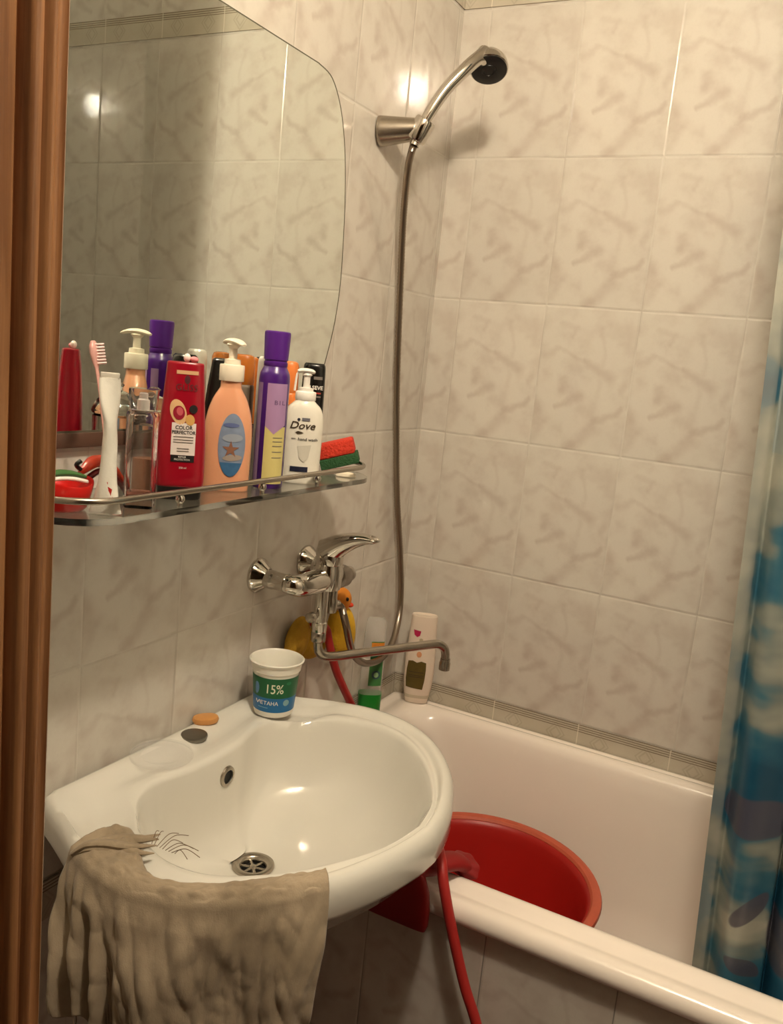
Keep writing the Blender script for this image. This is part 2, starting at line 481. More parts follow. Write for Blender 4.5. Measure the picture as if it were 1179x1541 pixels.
TR = [tub_ring(.03, x1 - .03, -.655, -.03, .03, .583), tub_ring(.006, x1 - .002, -.700, -.0045, .012, .583), tub_ring(.004, x1, -.706, -.0040, .012, .590),
      tub_ring(.004, x1, -.706, -.004, .012, .600), tub_ring(.005, x1 - .001, -.701, -.005, .012, .611), tub_ring(.010, x1 - .006, -.690, -.008, .014, .6165),
      tub_ring(.018, x1 - .02, -.679, -.014, .02, .6160), tub_ring(.028, x1 - .03, -.671, -.020, .025, .6125), tub_ring(.036, x1 - .035, -.6645, -.026, .028, .6125), tub_ring(.050, x1 - .04, -.655, -.032, .03, .6195),
      tub_ring(.068, x1 - .05, -.645, -.042, .04, .622), tub_ring(.082, x1 - .06, -.637, -.052, .05, .6205), tub_ring(.092, x1 - .075, -.630, -.060, .06, .614),
      tub_ring(.100, x1 - .09, -.624, -.066, .07, .602), tub_ring(.108, x1 - .105, -.617, -.073, .08, .57), tub_ring(.13, x1 - .17, -.600, -.09, .10, .46),
      tub_ring(.15, x1 - .25, -.582, -.108, .12, .34), tub_ring(.17, x1 - .30, -.562, -.128, .13, .285), tub_ring(.20, x1 - .34, -.53, -.16, .13, .263),
      tub_ring(.26, x1 - .42, -.47, -.22, .12, .255)]
V, F = rings(TR, True, False, True)
# underside shell so the tub has thickness
tub = thing('bathtub', 'pale enamelled bathtub along the marble-tiled back wall', 'bathtub', (0, 0, 0))
mesh('tub_shell', V, F, M_enamel, tub, angle=70)
b = MB(); b.add(*lathe([(.024, 0), (.026, .002), (.024, .004), (.012, .0045)], 24, org=(.33, -.35, .2545))); b.build('drain', M_dull, tub)

# red plastic basin standing in the tub
bx, by, bz, br = .40, -.362, .2565, .228
bs = thing('basin', 'large round red plastic basin standing inside the bathtub', 'basin', (bx, by, bz))
H = .197
pr_ = [(.0, 0), (.13, 0), (.15, .004), (.160, .012), (.172, .05), (.19, .12), (.203, H - .02), (.209, H - .006), (.214, H), (.2155, H + .0015)]
inn = [(.2135, H + .002), (.206, H - .002), (.201, H - .012), (.197, H - .03), (.185, .118), (.167, .05), (.155, .015), (.145, .008), (.0, .006)]
M_basin = mat('red_basin_plastic', lin(172, 30, 24), 0.38, var=0.1, vscale=6)
M_basin_rim = mat('scuffed_basin_rim', lin(196, 92, 66), 0.5, var=0.15, vscale=40)
b = MB(); b.add(*lathe(pr_ + [(.212, H + .003)] + inn, 72, cap0=False, cap1=False)); b.build('bowl', M_basin, bs, angle=60)
b = MB(); b.add(*lathe([(.2095, H - .004), (.222, H - .006), (.2285, H - .004), (.230, H + .001), (.228, H + .006), (.220, H + .008), (.212, H + .006), (.2085, H + .001), (.2095, H - .004)], 72, cap0=False, cap1=False))
b.build('rim', M_basin_rim, bs)['label'] = 'scuffed paler orange-red rim'

# ------------------------------------------------------------------ wash basin
SY = -.825
halfo = [(.0035, .236), (.03, .246), (.08, .267), (.14, .294), (.205, .312), (.27, .308), (.33, .283), (.385, .235), (.43, .172), (.462, .098), (.477, .042), (.482, 0)]
halfi = [(.112, 0), (.109, .05), (.097, .10), (.093, .135), (.106, .170), (.140, .204), (.185, .232), (.241, .248), (.30, .237), (.361, .190), (.41, .124), (.44, .064), (.452, 0)]
def closed_poly(half, flatback):
    A = [np.array(p) for p in cmr(half, 8)]
    if flatback:
        up = A; dn = [np.array((p[0], -p[1] * 1.07)) for p in A[::-1][1:]]
        base = [np.array((.0035, y)) for y in np.linspace(-.236 * 1.07, .236, 20)[1:-1]]
        return up + dn + base
    return A + [np.array((p[0], -p[1] * 1.05)) for p in A[::-1][1:-1]]
PO, PIN = closed_poly(halfo, True), closed_poly(halfi, False)
def ray_r(poly, c, th):
    d = np.array((math.cos(th), math.sin(th))); best = 0
    for i in range(len(poly)):
        p, q = poly[i], poly[(i + 1) % len(poly)]; e = q - p
        den = d[0] * e[1] - d[1] * e[0]
        if abs(den) < 1e-12: continue
        w = p - c
        t = (w[0] * e[1] - w[1] * e[0]) / den; s = (w[0] * d[1] - w[1] * d[0]) / den
        if t > 0 and -1e-6 <= s <= 1 + 1e-6: best = max(best, t)
    return best
SC0 = np.array((.245, 0.0)); SD = np.array((.186, .0)); SN = 160
RO = [ray_r(PO, SC0, 2 * PI * j / SN) for j in range(SN)]; RI = [ray_r(PIN, SC0, 2 * PI * j / SN) for j in range(SN)]
def sink_ro(th):
    k = (th / (2 * PI) * SN) % SN; i = int(k); return RO[i] + (RO[(i + 1) % SN] - RO[i]) * (k - i)
def sink_ri(th):
    k = (th / (2 * PI) * SN) % SN; i = int(k); return RI[i] + (RI[(i + 1) % SN] - RI[i]) * (k - i)
def dip(x, y):
    d = 0
    for yy in (-.232, .222): d += .013 * math.exp(-(((x - .105) / .048) ** 4 + ((y - yy) / .062) ** 4))
    return d
def ring_o(sc, z, absd=0.0, clampx=.0035):
    R = []
    for j in range(SN):
        th = 2 * PI * j / SN; r = RO[j] * sc - absd
        x = SC0[0] + r * math.cos(th); y = r * math.sin(th)
        R.append((max(x, clampx), SY + y, z))
    return R
def ring_oi(t, z, dp=1.0):
    R = []
    for j in range(SN):
        th = 2 * PI * j / SN; r = (RO[j] - .018) + (RI[j] - (RO[j] - .018)) * t
        x = SC0[0] + r * math.cos(th); y = r * math.sin(th)
        R.append((max(x, .004), SY + y, z - dip(x, y) * dp))
    return R
def ring_i(sc, z, t):
    R = []; c = SC0 + (SD - SC0) * t
    for j in range(SN):
        th = 2 * PI * j / SN
        R.append((c[0] + RI[j] * sc * math.cos(th), SY + c[1] + RI[j] * sc * math.sin(th), z))
    return R
def ring_c(r, z):
    return [(SD[0] + r * math.cos(2 * PI * j / SN), SY + SD[1] + r * math.sin(2 * PI * j / SN), z) for j in range(SN)]
def ring_under(sc, z, t):
    R = []; c = SC0 + (SD - SC0) * t
    for j in range(SN):
        th = 2 * PI * j / SN; r = RO[j] * sc
        R.append((max(c[0] + r * math.cos(th), .0035), SY + c[1] + r * math.sin(th), z))
    return R
S = [ring_c(.035, .585), ring_c(.05, .587), ring_under(.42, .603, .8), ring_under(.60, .628, .6), ring_under(.76, .664, .4), ring_under(.88, .703, .2), ring_under(.945, .735, .08),
     ring_o(1, .744, .010), ring_o(1, .748, .002), ring_o(1, .753, 0), ring_o(1, .778, 0), ring_o(1, .787, .002), ring_o(1, .794, .006), ring_o(1, .7985, .012),
     ring_oi(0, .7998), ring_oi(.12, .7995), ring_oi(.26, .7968), ring_oi(.36, .7935), ring_oi(.46, .7915), ring_oi(.6, .7925), ring_oi(.75, .795), ring_oi(.88, .7955),
     ring_oi(1, .7925, .6), ring_i(.985, .786, .01), ring_i(.965, .772, .03), ring_i(.935, .748, .08), ring_i(.89, .72, .16), ring_i(.83, .697, .26), ring_i(.74, .677, .4),
     ring_i(.62, .663, .55), ring_i(.48, .652, .7), ring_i(.34, .644, .85), ring_i(.22, .638, .95), ring_c(.036, .6335), ring_c(.030, .632), ring_c(.028, .627), ring_c(.024, .61)]
V, F = rings(S, True, True, True)
sink = thing('wash_basin', 'white ceramic wash basin mounted on the marble-tiled wall', 'sink', (0, 0, 0))
mesh('bowl', V, F, M_cer, sink, angle=75)
# drain with its grate
dx, dy, dz = SD[0], SY + SD[1], .6335
b = MB(); b.add(*lathe([(.031, -.004), (.033, .0), (.0325, .002), (.029, .0035), (.022, .002), (.0195, -.001), (.0195, -.008)], 40, org=(dx, dy, dz), cap0=False, cap1=False))
dr = b.build('drain', M_dull, sink); dr['label'] = 'steel drain ring'
b = MB()
for k in range(6):
    a = k * PI / 3 + .3
    c, s = math.cos(a), math.sin(a)
    P = [(dx + r * c, dy + r * s, dz - .0035) for r in (.004, .0195)]
    b.add(*sweep(P, .0021, 8, .7))
b.add(*lathe([(.0055, -.006), (.0065, -.003), (.005, -.001), (.002, -.0005)], 16, org=(dx, dy, dz)))
b.build('grate', M_dull, dr)
b = MB(); b.add(*lathe([(.0195, -.0085), (.010, -.012)], 24, org=(dx, dy, dz), cap0=False)); b.build('drain_hole', M_dark, dr)
# overflow ring, tap hole cover
ov = (.1150, -.812, .7525)
b = MB(); b.add(*lathe([(.0110, .004), (.0125, .0045), (.0162, .003), (.0172, .0), (.016, -.003)], 32, 'x', ov, False, False))
of = b.build('overflow_ring', M_dull, sink); of['label'] = 'steel overflow ring in the back of the bowl'
b = MB(); b.add(*lathe([(.0113, .0015), (.0113, -.002)], 24, 'x', ov)); b.build('overflow_hole', M_dark, of)
b = MB(); b.add(*lathe([(.0205, -.003), (.0215, .001), (.0205, .0035), (.017, .0042), (.0, .0044)], 40, org=(.043, -.808, .797)))
b.build('tap_hole_cover', mat('brushed_steel', lin(134, 130, 122), 0.35, 1.0), sink)['label'] = 'round steel cover over the tap hole'
# trap below
b = MB(); b.add(*sweep(cmr([(dx, dy, .60), (dx, dy, .50), (dx, dy, .43)], 4), .02, 20)); b.add(*lathe([(.038, .36), (.04, .37), (.04, .43), (.03, .445)], 28, org=(dx, dy, 0)))
b.add(*sweep(cmr([(dx - .03, dy, .42), (.08, dy, .42), (.004, dy, .42)], 4), .016, 16))
b.build('trap', M_white, sink)

# ------------------------------------------------------------------ mirror and shelf
mo = [(-.55, 1.884), (-.505, 1.874), (-.470, 1.835), (-.446, 1.775), (-.4315, 1.70), (-.424, 1.62), (-.4215, 1.54), (-.430, 1.47), (-.447, 1.41), (-.472, 1.345), (-.505, 1.285)]
mo = [tuple(p) for p in cmr(mo, 6)]
mo = mo + [(-1.62 - y, z) for y, z in mo[::-1]]
M_mirror = mat('mirror_silvering', (0.86, 0.905, 0.865), 0.0, 1.0)
M_edge = mat('mirror_edge', lin(96, 92, 78), 0.25)
mir = thing('mirror', 'barrel-shaped frameless wall mirror above the glass shelf', 'mirror', (0, 0, 0))
n = len(mo)
V = [(.002, y, z) for y, z in mo] + [(.0065, y, z) for y, z in mo]
V2 = [(.0065, y, z) for y, z in mo]
mesh('glass_edge', V, [(i, (i + 1) % n, (i + 1) % n + n, i + n) for i in range(n)] + [tuple(range(n))], M_edge, mir, smooth=False)
mc = np.mean(np.array(mo), 0)
V3 = [(.0066, mc[0] + (y - mc[0]) * .992, mc[1] + (z - mc[1]) * .992) for y, z in mo]
mesh('bevel', V2 + V3, [(i, (i + 1) % n, (i + 1) % n + n, i + n) for i in range(n)], M_edge, mir, smooth=False)
mesh('reflecting_face', V3, [tuple(range(n))], M_mirror, mir, smooth=False)
b = MB(); b.add(*rbox(.002, .010, -1.12, -.515, 1.266, 1.2848, .001, 2)); b.build('bottom_strip', mat('brown_strip', lin(92, 68, 56), 0.35), mir)['label'] = 'brown strip along the bottom edge'

ZS = 1.209   # top of the shelf glass
shelf = thing('glass_shelf', 'glass bathroom shelf with chrome rail below the mirror', 'shelf', (0, 0, 0))
def shelf_outline(y0, y1, d, r, x0=.004):
    P = [(x0, y0)]
    for cx, cy, a0 in ((d - r, y0 + r, -90), (d - r, y1 - r, 0)):
        for i in range(13):
            a = math.radians(a0 + 90 * i / 12); P.append((cx + r * math.cos(a), cy + r * math.sin(a)))
    P.append((x0, y1)); return P
so = shelf_outline(-1.175, -.475, .160, .075)
V, F = rings([[(x, y, z) for x, y in so] for z in (ZS - .008, ZS)])
mesh('glass_panel', V, F, M_glass, shelf, angle=30)
rl = shelf_outline(-1.168, -.482, .152, .069, .006)
rl = [(x, y, ZS + .0185) for x, y in rl]
rp = [np.array(rl[0])]
for a, c in zip(rl, rl[1:]):
    k = max(1, int(np.linalg.norm(np.array(c) - np.array(a)) / .02))
    for i in range(1, k + 1): rp.append(np.array(a) + (np.array(c) - np.array(a)) * i / k)
b = MB(); b.add(*sweep(rp, .0042, 12)); b.build('rail', M_dull, shelf)['label'] = 'chrome gallery rail'
for yy in (-.998, -.823, -.676):
    b = MB(); b.add(*lathe([(.0035, 0), (.0035, .004), (.0055, .006), (.0062, .009), (.0055, .0125), (.003, .0155)], 16, org=(.150, yy, ZS)))
    b.build('rail_post', M_chrome, shelf)
for yy in (-1.09, -.53):
    b = MB(); b.add(*rbox(.0, .03, yy - .012, yy + .012, ZS - .013, ZS - .0078, .0015)); b.add(*rbox(0.0, .006, yy - .012, yy + .012, ZS - .035, ZS - .008, .001))
    b.build('bracket', M_chrome, shelf)

# ------------------------------------------------------------------ things on the shelf
def cap_secs(z0, z1, a, b, r=.003):
    return [(z0, a, b), (z1 - r, a, b), (z1 - r * .4, a - r * .25, b - r * .25), (z1, a - r, b - r)]
RZ = math.radians(33)
M_lblk = mat('black_print', lin(26, 22, 22), 0.5); M_lwht = mat('white_print', lin(236, 230, 222), 0.5); M_lgry = mat('grey_print', lin(120, 112, 106), 0.5)

# red conditioner bottle
t = thing('conditioner_bottle', 'red conditioner bottle with white label, standing on its black cap on the glass shelf', 'bottle', (.110, -.955, ZS), math.radians(43)); t.scale = (.90, .95, .947)
sec = dense([(.018, .0335, .018), (.022, .0345, .0195), (.04, .0348, .020), (.08, .034, .0195), (.12, .031, .018), (.16, .028, .0155), (.180, .0265, .0135), (.186, .0262, .0128)], 5)
sec += [(.1878, .0255, .0118), (.1886, .0235, .0095)]
M_gred = mat('deep_red_plastic', lin(152, 10, 32), 0.28, coat=0.2)
V, F = loft(sec, 3.0); mesh('body', V, F, M_gred, t)
V, F = loft([(0, .030, .0165), (.002, .0315, .0178), (.016, .0325, .0182), (.0185, .033, .018)], 3.0); mesh('cap', V, F, M_black, t)
fr = Front(sec, 3.0)
lb = decal(fr, rect(-.0155, .0185, .063, .107), 'label_panel', mat('label_white', lin(228, 216, 210), 0.45), t, label='white label')
lettering(fr, 'COLOR', .0015, .1005, .0070, M_lblk, lb, .0005, bold=.00012)
lettering(fr, 'PERFECTOR', .0015, .0940, .0062, M_lblk, lb, .0005, bold=.00012)
for i, zz in enumerate((.0875, .0835, .080)):
    decal(fr, rect(-.0125, .0155, zz, zz + .0011, 4), 'printed_line', M_lgry, lb, .0005)
for zz in (.0715, .068): decal(fr, rect(-.007, .010, zz, zz + .0011, 4), 'printed_line', M_lgry, lb, .0005)
lb2 = decal(fr, rect(-.0150, .0180, .0535, .0628), 'black_band', M_lblk, t)
lettering(fr, 'REPAIR', .001, .0605, .0036, M_lwht, lb2, .0005); lettering(fr, 'PROTECTION', .001, .0568, .0036, M_lwht, lb2, .0005)
lettering(fr, 'GLISS', .0025, .1545, .0125, mat('dark_grey_print', lin(92, 50, 50), 0.35), t, .0004, space=1.05)
decal(fr, rect(-.0125, .0180, .1725, .1775, 6), 'printed_band', mat('gold_print', lin(206, 160, 120), 0.35), t)
decal(fr, ell(.003, .1655, .004, .0058), 'emblem', mat('emblem_grey', lin(84, 40, 44), 0.4), t)
e1 = decal(fr, ell(-.0075, .1215, .011, .0175, .35), 'printed_oil_drop', mat('pale_gold_print', lin(222, 180, 130), 0.4), t)
decal(fr, ell(-.0065, .1205, .0082, .0095, .2), 'printed_pomegranate', mat('crimson_print', lin(150, 28, 50), 0.4), e1, .0005)
decal(fr, ell(-.0055, .1225, .0045, .0058, .2), 'printed_highlight', mat('pink_print', lin(196, 90, 96), 0.4), e1, .0010)
decal(fr, ell(.0095, .1115, .0065, .0075, .3), 'printed_fruit', mat('yellow_print', lin(208, 160, 92), 0.4), e1, .0004)
decal(fr, ell(.0135, .1265, .0058, .0058), 'printed_seal', M_lblk, t, .0008)
lettering(fr, '250 ml', .0025, .0455, .0038, M_lwht, t)

# orange pump soap
t = thing('soap_dispenser', 'peach liquid soap bottle with white pump and blue sea label on the shelf', 'bottle', (.097, -.842, ZS), math.radians(36)); t.scale = (.97, .97, .97)
sec = dense([(.0, .0325, .020), (.003, .0345, .0215), (.03, .0350, .0225), (.07, .0355, .0225), (.095, .0345, .022), (.115, .0310, .0205), (.133, .0250, .0180), (.145, .0185, .0155), (.150, .0155, .0145)], 5)
sec += [(.153, .0152, .0145), (.162, .0150, .0145)]
M_peach = mat('peach_soap', lin(228, 164, 126), 0.22, sss=0.25, coat=0.3)
V, F = loft(sec, 2.5); mesh('body', V, F, M_peach, t)
pm = MB(); pm.add(*lathe([(.0175, .160), (.018, .161), (.018, .182), (.0172, .1835), (.012, .184), (.0115, .191), (.006, .192), (.006, .207), (.0105, .212), (.008, .214)], 32))
pump = pm.build('pump', M_cream, t); pump.rotation_euler = (0, 0, math.radians(-54))
def spoon(z, L, w):
    P = cmr([(-.008, 0, z + .0005), (.005, 0, z + .0030), (L * .55, 0, z + .0025), (L, 0, z - .004)], 6)
    return P
b = MB(); P = cmr([(-.022, 0, .2140), (-.012, 0, .2165), (.0, 0, .2175), (.013, 0, .2165), (.0265, 0, .2125)], 6)
b.add(*sweep(P, lambda q: .0015 + .0085 * math.sin(PI * (q * .9 + .06)) ** .6, 16, .42))
b.build('pump_head', M_cream, pump)
fr = Front(sec, 2.5)
M_sky = mat('label_sky', lin(128, 142, 166), 0.4, var=0.3, vscale=60)
lb = decal(fr, ell(.007, .068, .0195, .0465), 'sea_label', M_sky, t, label='oval label with a beach scene')
clip = [(x, z) for x, z in ell(.007, .068, .0190, .0455, n=64) if z < .045]
decal(fr, clip, 'sea_band', mat('label_sea', lin(62, 106, 148), 0.35, var=0.3, vscale=90), lb, .0005)
M_star = mat('starfish_print', lin(140, 96, 74), 0.5)
star = [(0.006 + (.013 if i % 2 == 0 else .0048) * math.cos(PI / 2 + i * PI / 5), .062 + (.013 if i % 2 == 0 else .0048) * math.sin(PI / 2 + i * PI / 5)) for i in range(10)]
decal(fr, star, 'printed_starfish', M_star, lb, .0006)
decal(fr, ell(.009, .050, .014, .0045, .1), 'printed_sand', mat('sand_print', lin(160, 146, 136), 0.5), lb, .0005)
decal(fr, ell(.008, .079, .0145, .006, .05), 'printed_cloud', mat('cloud_print', lin(152, 160, 174), 0.5), lb, .0005)
decal(fr, ell(.005, .0975, .0115, .0032, .0), 'printed_script', mat('script_print', lin(92, 104, 150), 0.5), lb, .0006)

# purple hair mousse can
t = thing('mousse_can', 'tall purple aerosol can with lilac and yellow front, on the glass shelf', 'can', (.118, -.767, ZS), math.radians(35)); t.scale = (1.06, 1.06, .952)
M_pur = mat('purple_metal', lin(72, 26, 118), 0.3, coat=0.4); M_pur2 = mat('purple_cap', lin(84, 30, 130), 0.38)
sec = [(0, .0205, .0205), (.002, .0215, .0215), (.168, .0215, .0215)] + dense([(.168, .0215, .0215), (.178, .0205, .0205), (.185, .0175, .0175), (.190, .0155, .0155)], 4)[1:]
V, F = loft(sec, 2.0); mesh('body', V, F, M_pur, t)
V, F = lathe([(.0158, .189), (.0165, .190), (.0165, .196), (.0156, .1965), (.0156, .199), (.0168, .1995), (.0182, .238), (.0178, .2415), (.016, .243), (.0, .2432)], 36); mesh('cap', V, F, M_pur2, t)
fr = Front(sec, 2.0)
lb = decal(fr, [(-.0085, .164), (-.0085, .098), (.004, .086), (.0185, .100), (.0185, .164)], 'lilac_panel', mat('lilac_print', lin(172, 136, 178), 0.4), t, .0003, label='lilac upper panel')
def strip(x0, x1, z0, z1): return rect(x0, x1, z0, z1, 8)
decal(fr, strip(-.0085, .0190, .008, .0975), 'yellow_panel', mat('pale_yellow_print', lin(212, 198, 128), 0.4), t, .0001, label='pale yellow lower panel')
decal(fr, strip(-.0208, -.0150, .004, .164), 'lilac_side_strip', mat('lilac_dull_print', lin(146, 116, 152), 0.4), t, .0002)
lettering(fr, 'BILL', .0125, .1345, .0095, mat('dark_purple_print', lin(96, 70, 110), 0.5), t, .0006, space=1.3)
for zz in (.080, .074, .067, .058, .049): decal(fr, rect(.0035, .0165, zz, zz + .0012, 4), 'printed_line', M_lgry, t, .0005)

# white hand wash
t = thing('hand_wash_bottle', 'white hand wash bottle with pump, right of the purple can', 'bottle', (.118, -.680, ZS), math.radians(38)); t.scale = (1.09, 1.05, .96)
sec = dense([(.0, .0255, .0165), (.003, .0275, .0185), (.03, .0280, .0195), (.06, .0285, .0198), (.095, .0290, .0198), (.112, .0275, .0190), (.124, .0235, .0175), (.131, .0175, .0155), (.135, .0140, .0138)], 5) + [(.138, .0135, .0135)]
M_cwht = mat('pearl_white_plastic', lin(236, 230, 216), 0.25, coat=0.2)
V, F = loft(sec, 2.4); mesh('body', V, F, M_cwht, t)
pm = MB(); pm.add(*lathe([(.0145, .136), (.015, .137), (.015, .149), (.0142, .150), (.0105, .151), (.0105, .156), (.0048, .157), (.0048, .174), (.0075, .177), (.006, .180)], 28))
pump = pm.build('pump', M_white, t)
b = MB(); b.add(*sweep(cmr([(-.014, 0, .181), (-.008, 0, .1835), (.004, 0, .1835), (.011, 0, .181)], 6), lambda q: .003 + .005 * math.sin(PI * min(1, q * 1.0)) ** .5, 14, .5))
b.add(*sweep(cmr([(-.010, 0, .181), (-.014, 0, .178), (-.0155, 0, .166), (-.0165, 0, .150)], 6), .0016, 8)); b.build('pump_head', M_white, pump)
fr = Front(sec, 2.4)
M_navy = mat('navy_print', lin(32, 34, 56), 0.5); M_goldp = mat('bronze_print', lin(70, 56, 40), 0.5)
lettering(fr, 'Dove', -.003, .0955, .0165, M_goldp, t, .0004, shear=.28, xs=1.0, bold=.0002)
decal(fr, ell(-.0085, .1055, .0022, .0022), 'printed_dot', M_navy, t, .0004); decal(fr, rect(-.004, .0075, .1038, .1085, 5), 'printed_note', mat('slate_print', lin(110, 108, 116), 0.5), t, .0004)
decal(fr, [(-.0125, .0845), (-.0085, .0868), (-.004, .0858), (.0, .0838), (-.004, .0825), (-.008, .0818)], 'printed_bird', M_goldp, t, .0004)
lettering(fr, 'hand wash', .0065, .0735, .0068, M_lblk, t, .0004, bold=.0001)
decal(fr, rect(-.017, -.011, .0735, .0747, 4), 'printed_line', M_lgry, t, .0004)
decal(fr, [(-.008, .062), (.012, .065), (.009, .045), (.003, .036), (-.004, .042)], 'printed_drop', mat('pale_grey_print', lin(212, 206, 192), 0.4), t, .0003)
decal(fr, rect(-.016, .0095, .020, .0285, 6), 'navy_band', M_navy, t, .0004)

# back row against the mirror
def back_bottle(name, lab, x, y, h, a, b_, body, rz=0.0, capm=None, caph=.0, cap_top=True, taper=1.0, e=3.0):
    t = thing(name, lab, 'bottle', (x, y, ZS), rz)
    hb = h - caph if cap_top else h
    sec = dense([(0.0, a * .95, b_ * .9), (.004, a, b_), (hb * .35, a, b_), (hb * .7, a * (1 - (1 - taper) * .45), b_ * .97), (hb * .93, a * taper, b_ * .9), (hb * .985, a * taper * .94, b_ * .8)], 4) + [(hb, a * taper * .82, b_ * .62)]
    V, F = loft(sec, e, 32); mesh('body', V, F, body, t)
    if capm:
        V, F = loft([(hb - .002, a * taper * .9, b_ * .8), (hb + .003, a * taper * .97, b_ * .92), (h - .008, a * taper * .94, b_ * .9), (h - .002, a * taper * .82, b_ * .75), (h, a * taper * .6, b_ * .5)], 2.6, 32)
        mesh('cap', V, F, capm, t)
    return t, sec
M_amber = mat('amber_cap', lin(206, 120, 44), 0.25, trans=0.3, coat=0.3); M_amber2 = mat('orange_cap', lin(226, 128, 62), 0.3)
M_brown = mat('brown_bottle', lin(74, 54, 40), 0.3); M_blk2 = mat('glossy_black_bottle', lin(20, 18, 17), 0.22, coat=0.3)
t, sec = back_bottle('shampoo_bottle', 'black bottle with sloping shoulders behind the peach soap dispenser', .0455, -.792, .184, .031, .017, M_blk2, math.radians(10), taper=.66)
fr = Front([(z, a, b_) for z, a, b_ in sec], 3.0)
# white rings of print on its back, seen in the mirror
bk = lambda x, z, ex=0.0: (lambda p: (p[0], -p[1], p[2]))(fr(x, z, ex))
for zz in (.118, .132, .146): mesh('printed_line', [bk(-.012, zz, 0), bk(.010, zz, 0), bk(.010, zz + .003, 0), bk(-.012, zz + .003, 0)], [(0, 1, 2, 3)], M_lwht, t, smooth=False)
t, sec = back_bottle('shampoo_bottle', 'brown bottle with amber cap behind the peach soap dispenser', .028, -.726, .192, .019, .016, M_brown, math.radians(30), M_amber, .045)
fr = Front(sec, 3.0); decal(fr, rect(-.012, .014, .105, .150), 'label_panel', mat('taupe_label', lin(120, 104, 88), 0.5), t, label='taupe label')
t, sec = back_bottle('lotion_bottle', 'white bottle mostly hidden behind the purple can', .078, -.727, .192, .017, .015, M_white, math.radians(20))
t, sec = back_bottle('shampoo_bottle', 'bottle with orange cap between the purple can and the black bottle', .046, -.627, .187, .0180, .0160, M_amber2, math.radians(25), M_amber2, .05)
t, sec = back_bottle('shampoo_bottle', 'black bottle with pale lettering behind the white hand wash', .060, -.570, .187, .0205, .017, M_blk2, math.radians(36), taper=.93)
fr = Front([(z, a, b_) for z, a, b_ in sec], 3.0)
lettering(fr, 'ELSEVE', .0022, .146, .0090, M_lwht, t, .0005, bold=.0002); decal(fr, rect(-.001, .014, .160, .165, 5), 'printed_line', M_lgry, t)
decal(fr, rect(.002, .013, .136, .1385, 5), 'printed_stripe', mat('red_print', lin(170, 60, 50), 0.4), t); decal(fr, rect(.0, .013, .130, .1325, 5), 'printed_line', M_lgry, t)
t = thing('hair_band', 'tiny pink and white hair band on top of the red conditioner bottle', 'hair band', (.111, -.951, 1.3880))
def blob(c, r, n=24, k=14, tilt=0.0):
    R = []
    for i in range(k + 1):
        a = -PI / 2 + PI * i / k; R.append([(c[0] + r[0] * math.cos(a) * math.cos(2 * PI * j / n), c[1] + r[1] * math.cos(a) * math.sin(2 * PI * j / n) + tilt * r[2] * math.sin(a), c[2] + r[2] * math.sin(a)) for j in range(n)])
    return rings(R, True, False, False)
b = MB(); b.add(*blob((-.002, -.001, .0050), (.0048, .0044, .0055), 20, 10)); b.build('white_bead', mat('pearl_bead', lin(240, 222, 214), 0.4), t)
b = MB(); b.add(*blob((.0055, .004, .0036), (.0060, .0050, .0038), 20, 10)); b.build('pink_loop', mat('pink_loop', lin(224, 140, 144), 0.6), t)

# glass jar with domed lid
t = thing('glass_jar', 'clear glass jar with domed lid behind the clear bottle, reflected in the mirror', 'jar', (.040, -.934, ZS))
M_jar = mat('clear_glass', (0.96, 0.95, 0.92), 0.03, trans=1.0, ior=1.48)
V, F = lathe([(0, 0), (.031, 0), (.033, .003), (.033, .092), (.0295, .095), (.0285, .09), (.0285, .006), (.0, .004)], 40, cap0=False, cap1=False); mesh('jar_body', V, F, M_jar, t)
V, F = lathe([(.0335, .0955), (.0348, .098), (.034, .102), (.028, .114), (.018, .124), (.007, .128), (.0065, .132), (.009, .136), (.005, .139), (0, .1395)], 40, cap1=False); mesh('lid', V, F, M_jar, t)
V, F = lathe([(.0, .007), (.027, .007), (.027, .048), (.0, .050)], 32, cap0=False, cap1=False); mesh('contents', V, F, mat('amber_cream', lin(180, 122, 84), 0.5), t)

# clear faceted bottle
t = thing('perfume_bottle', 'tall clear bottle with square clear cap, left of the red bottle', 'bottle', (.125, -1.044, ZS), RZ); t.scale = (.89, .89, .957)
M_clr = mat('clear_bottle_glass', (0.985, 0.955, 0.945), 0.02, trans=1.0, ior=1.13, coat=.6)
def squ(a, z, e=5): return sell(a, a * .78, z, 32, e)
R = [squ(.0190, 0), squ(.0205, .003), squ(.0205, .118), squ(.0195, .1225), squ(.0165, .1235)]
Ri = [squ(.0150, .121), squ(.0175, .116), squ(.0180, .014), squ(.015, .012)]
V, F = rings(R + Ri, True, True, True); mesh('body', V, F, M_clr, t)
V, F = rings([squ(.0155, .1240), squ(.0175, .1245), squ(.0192, .150), squ(.0185, .1515)]); mesh('cap', V, F, M_clr, t)
V, F = lathe([(.0085, .1245), (.0085, .137), (.006, .139), (.006, .145), (.004, .1465)], 20); mesh('spray_nozzle', V, F, mat('frosted_nozzle', (0.9, 0.88, 0.84), 0.2, trans=0.7), t)
V, F = rings([squ(.0172, .0145), squ(.0172, .021)]); mesh('liquid', V, F, mat('pink_liquid', (0.92, 0.45, 0.38), 0.03, trans=1.0, ior=1.36), t)

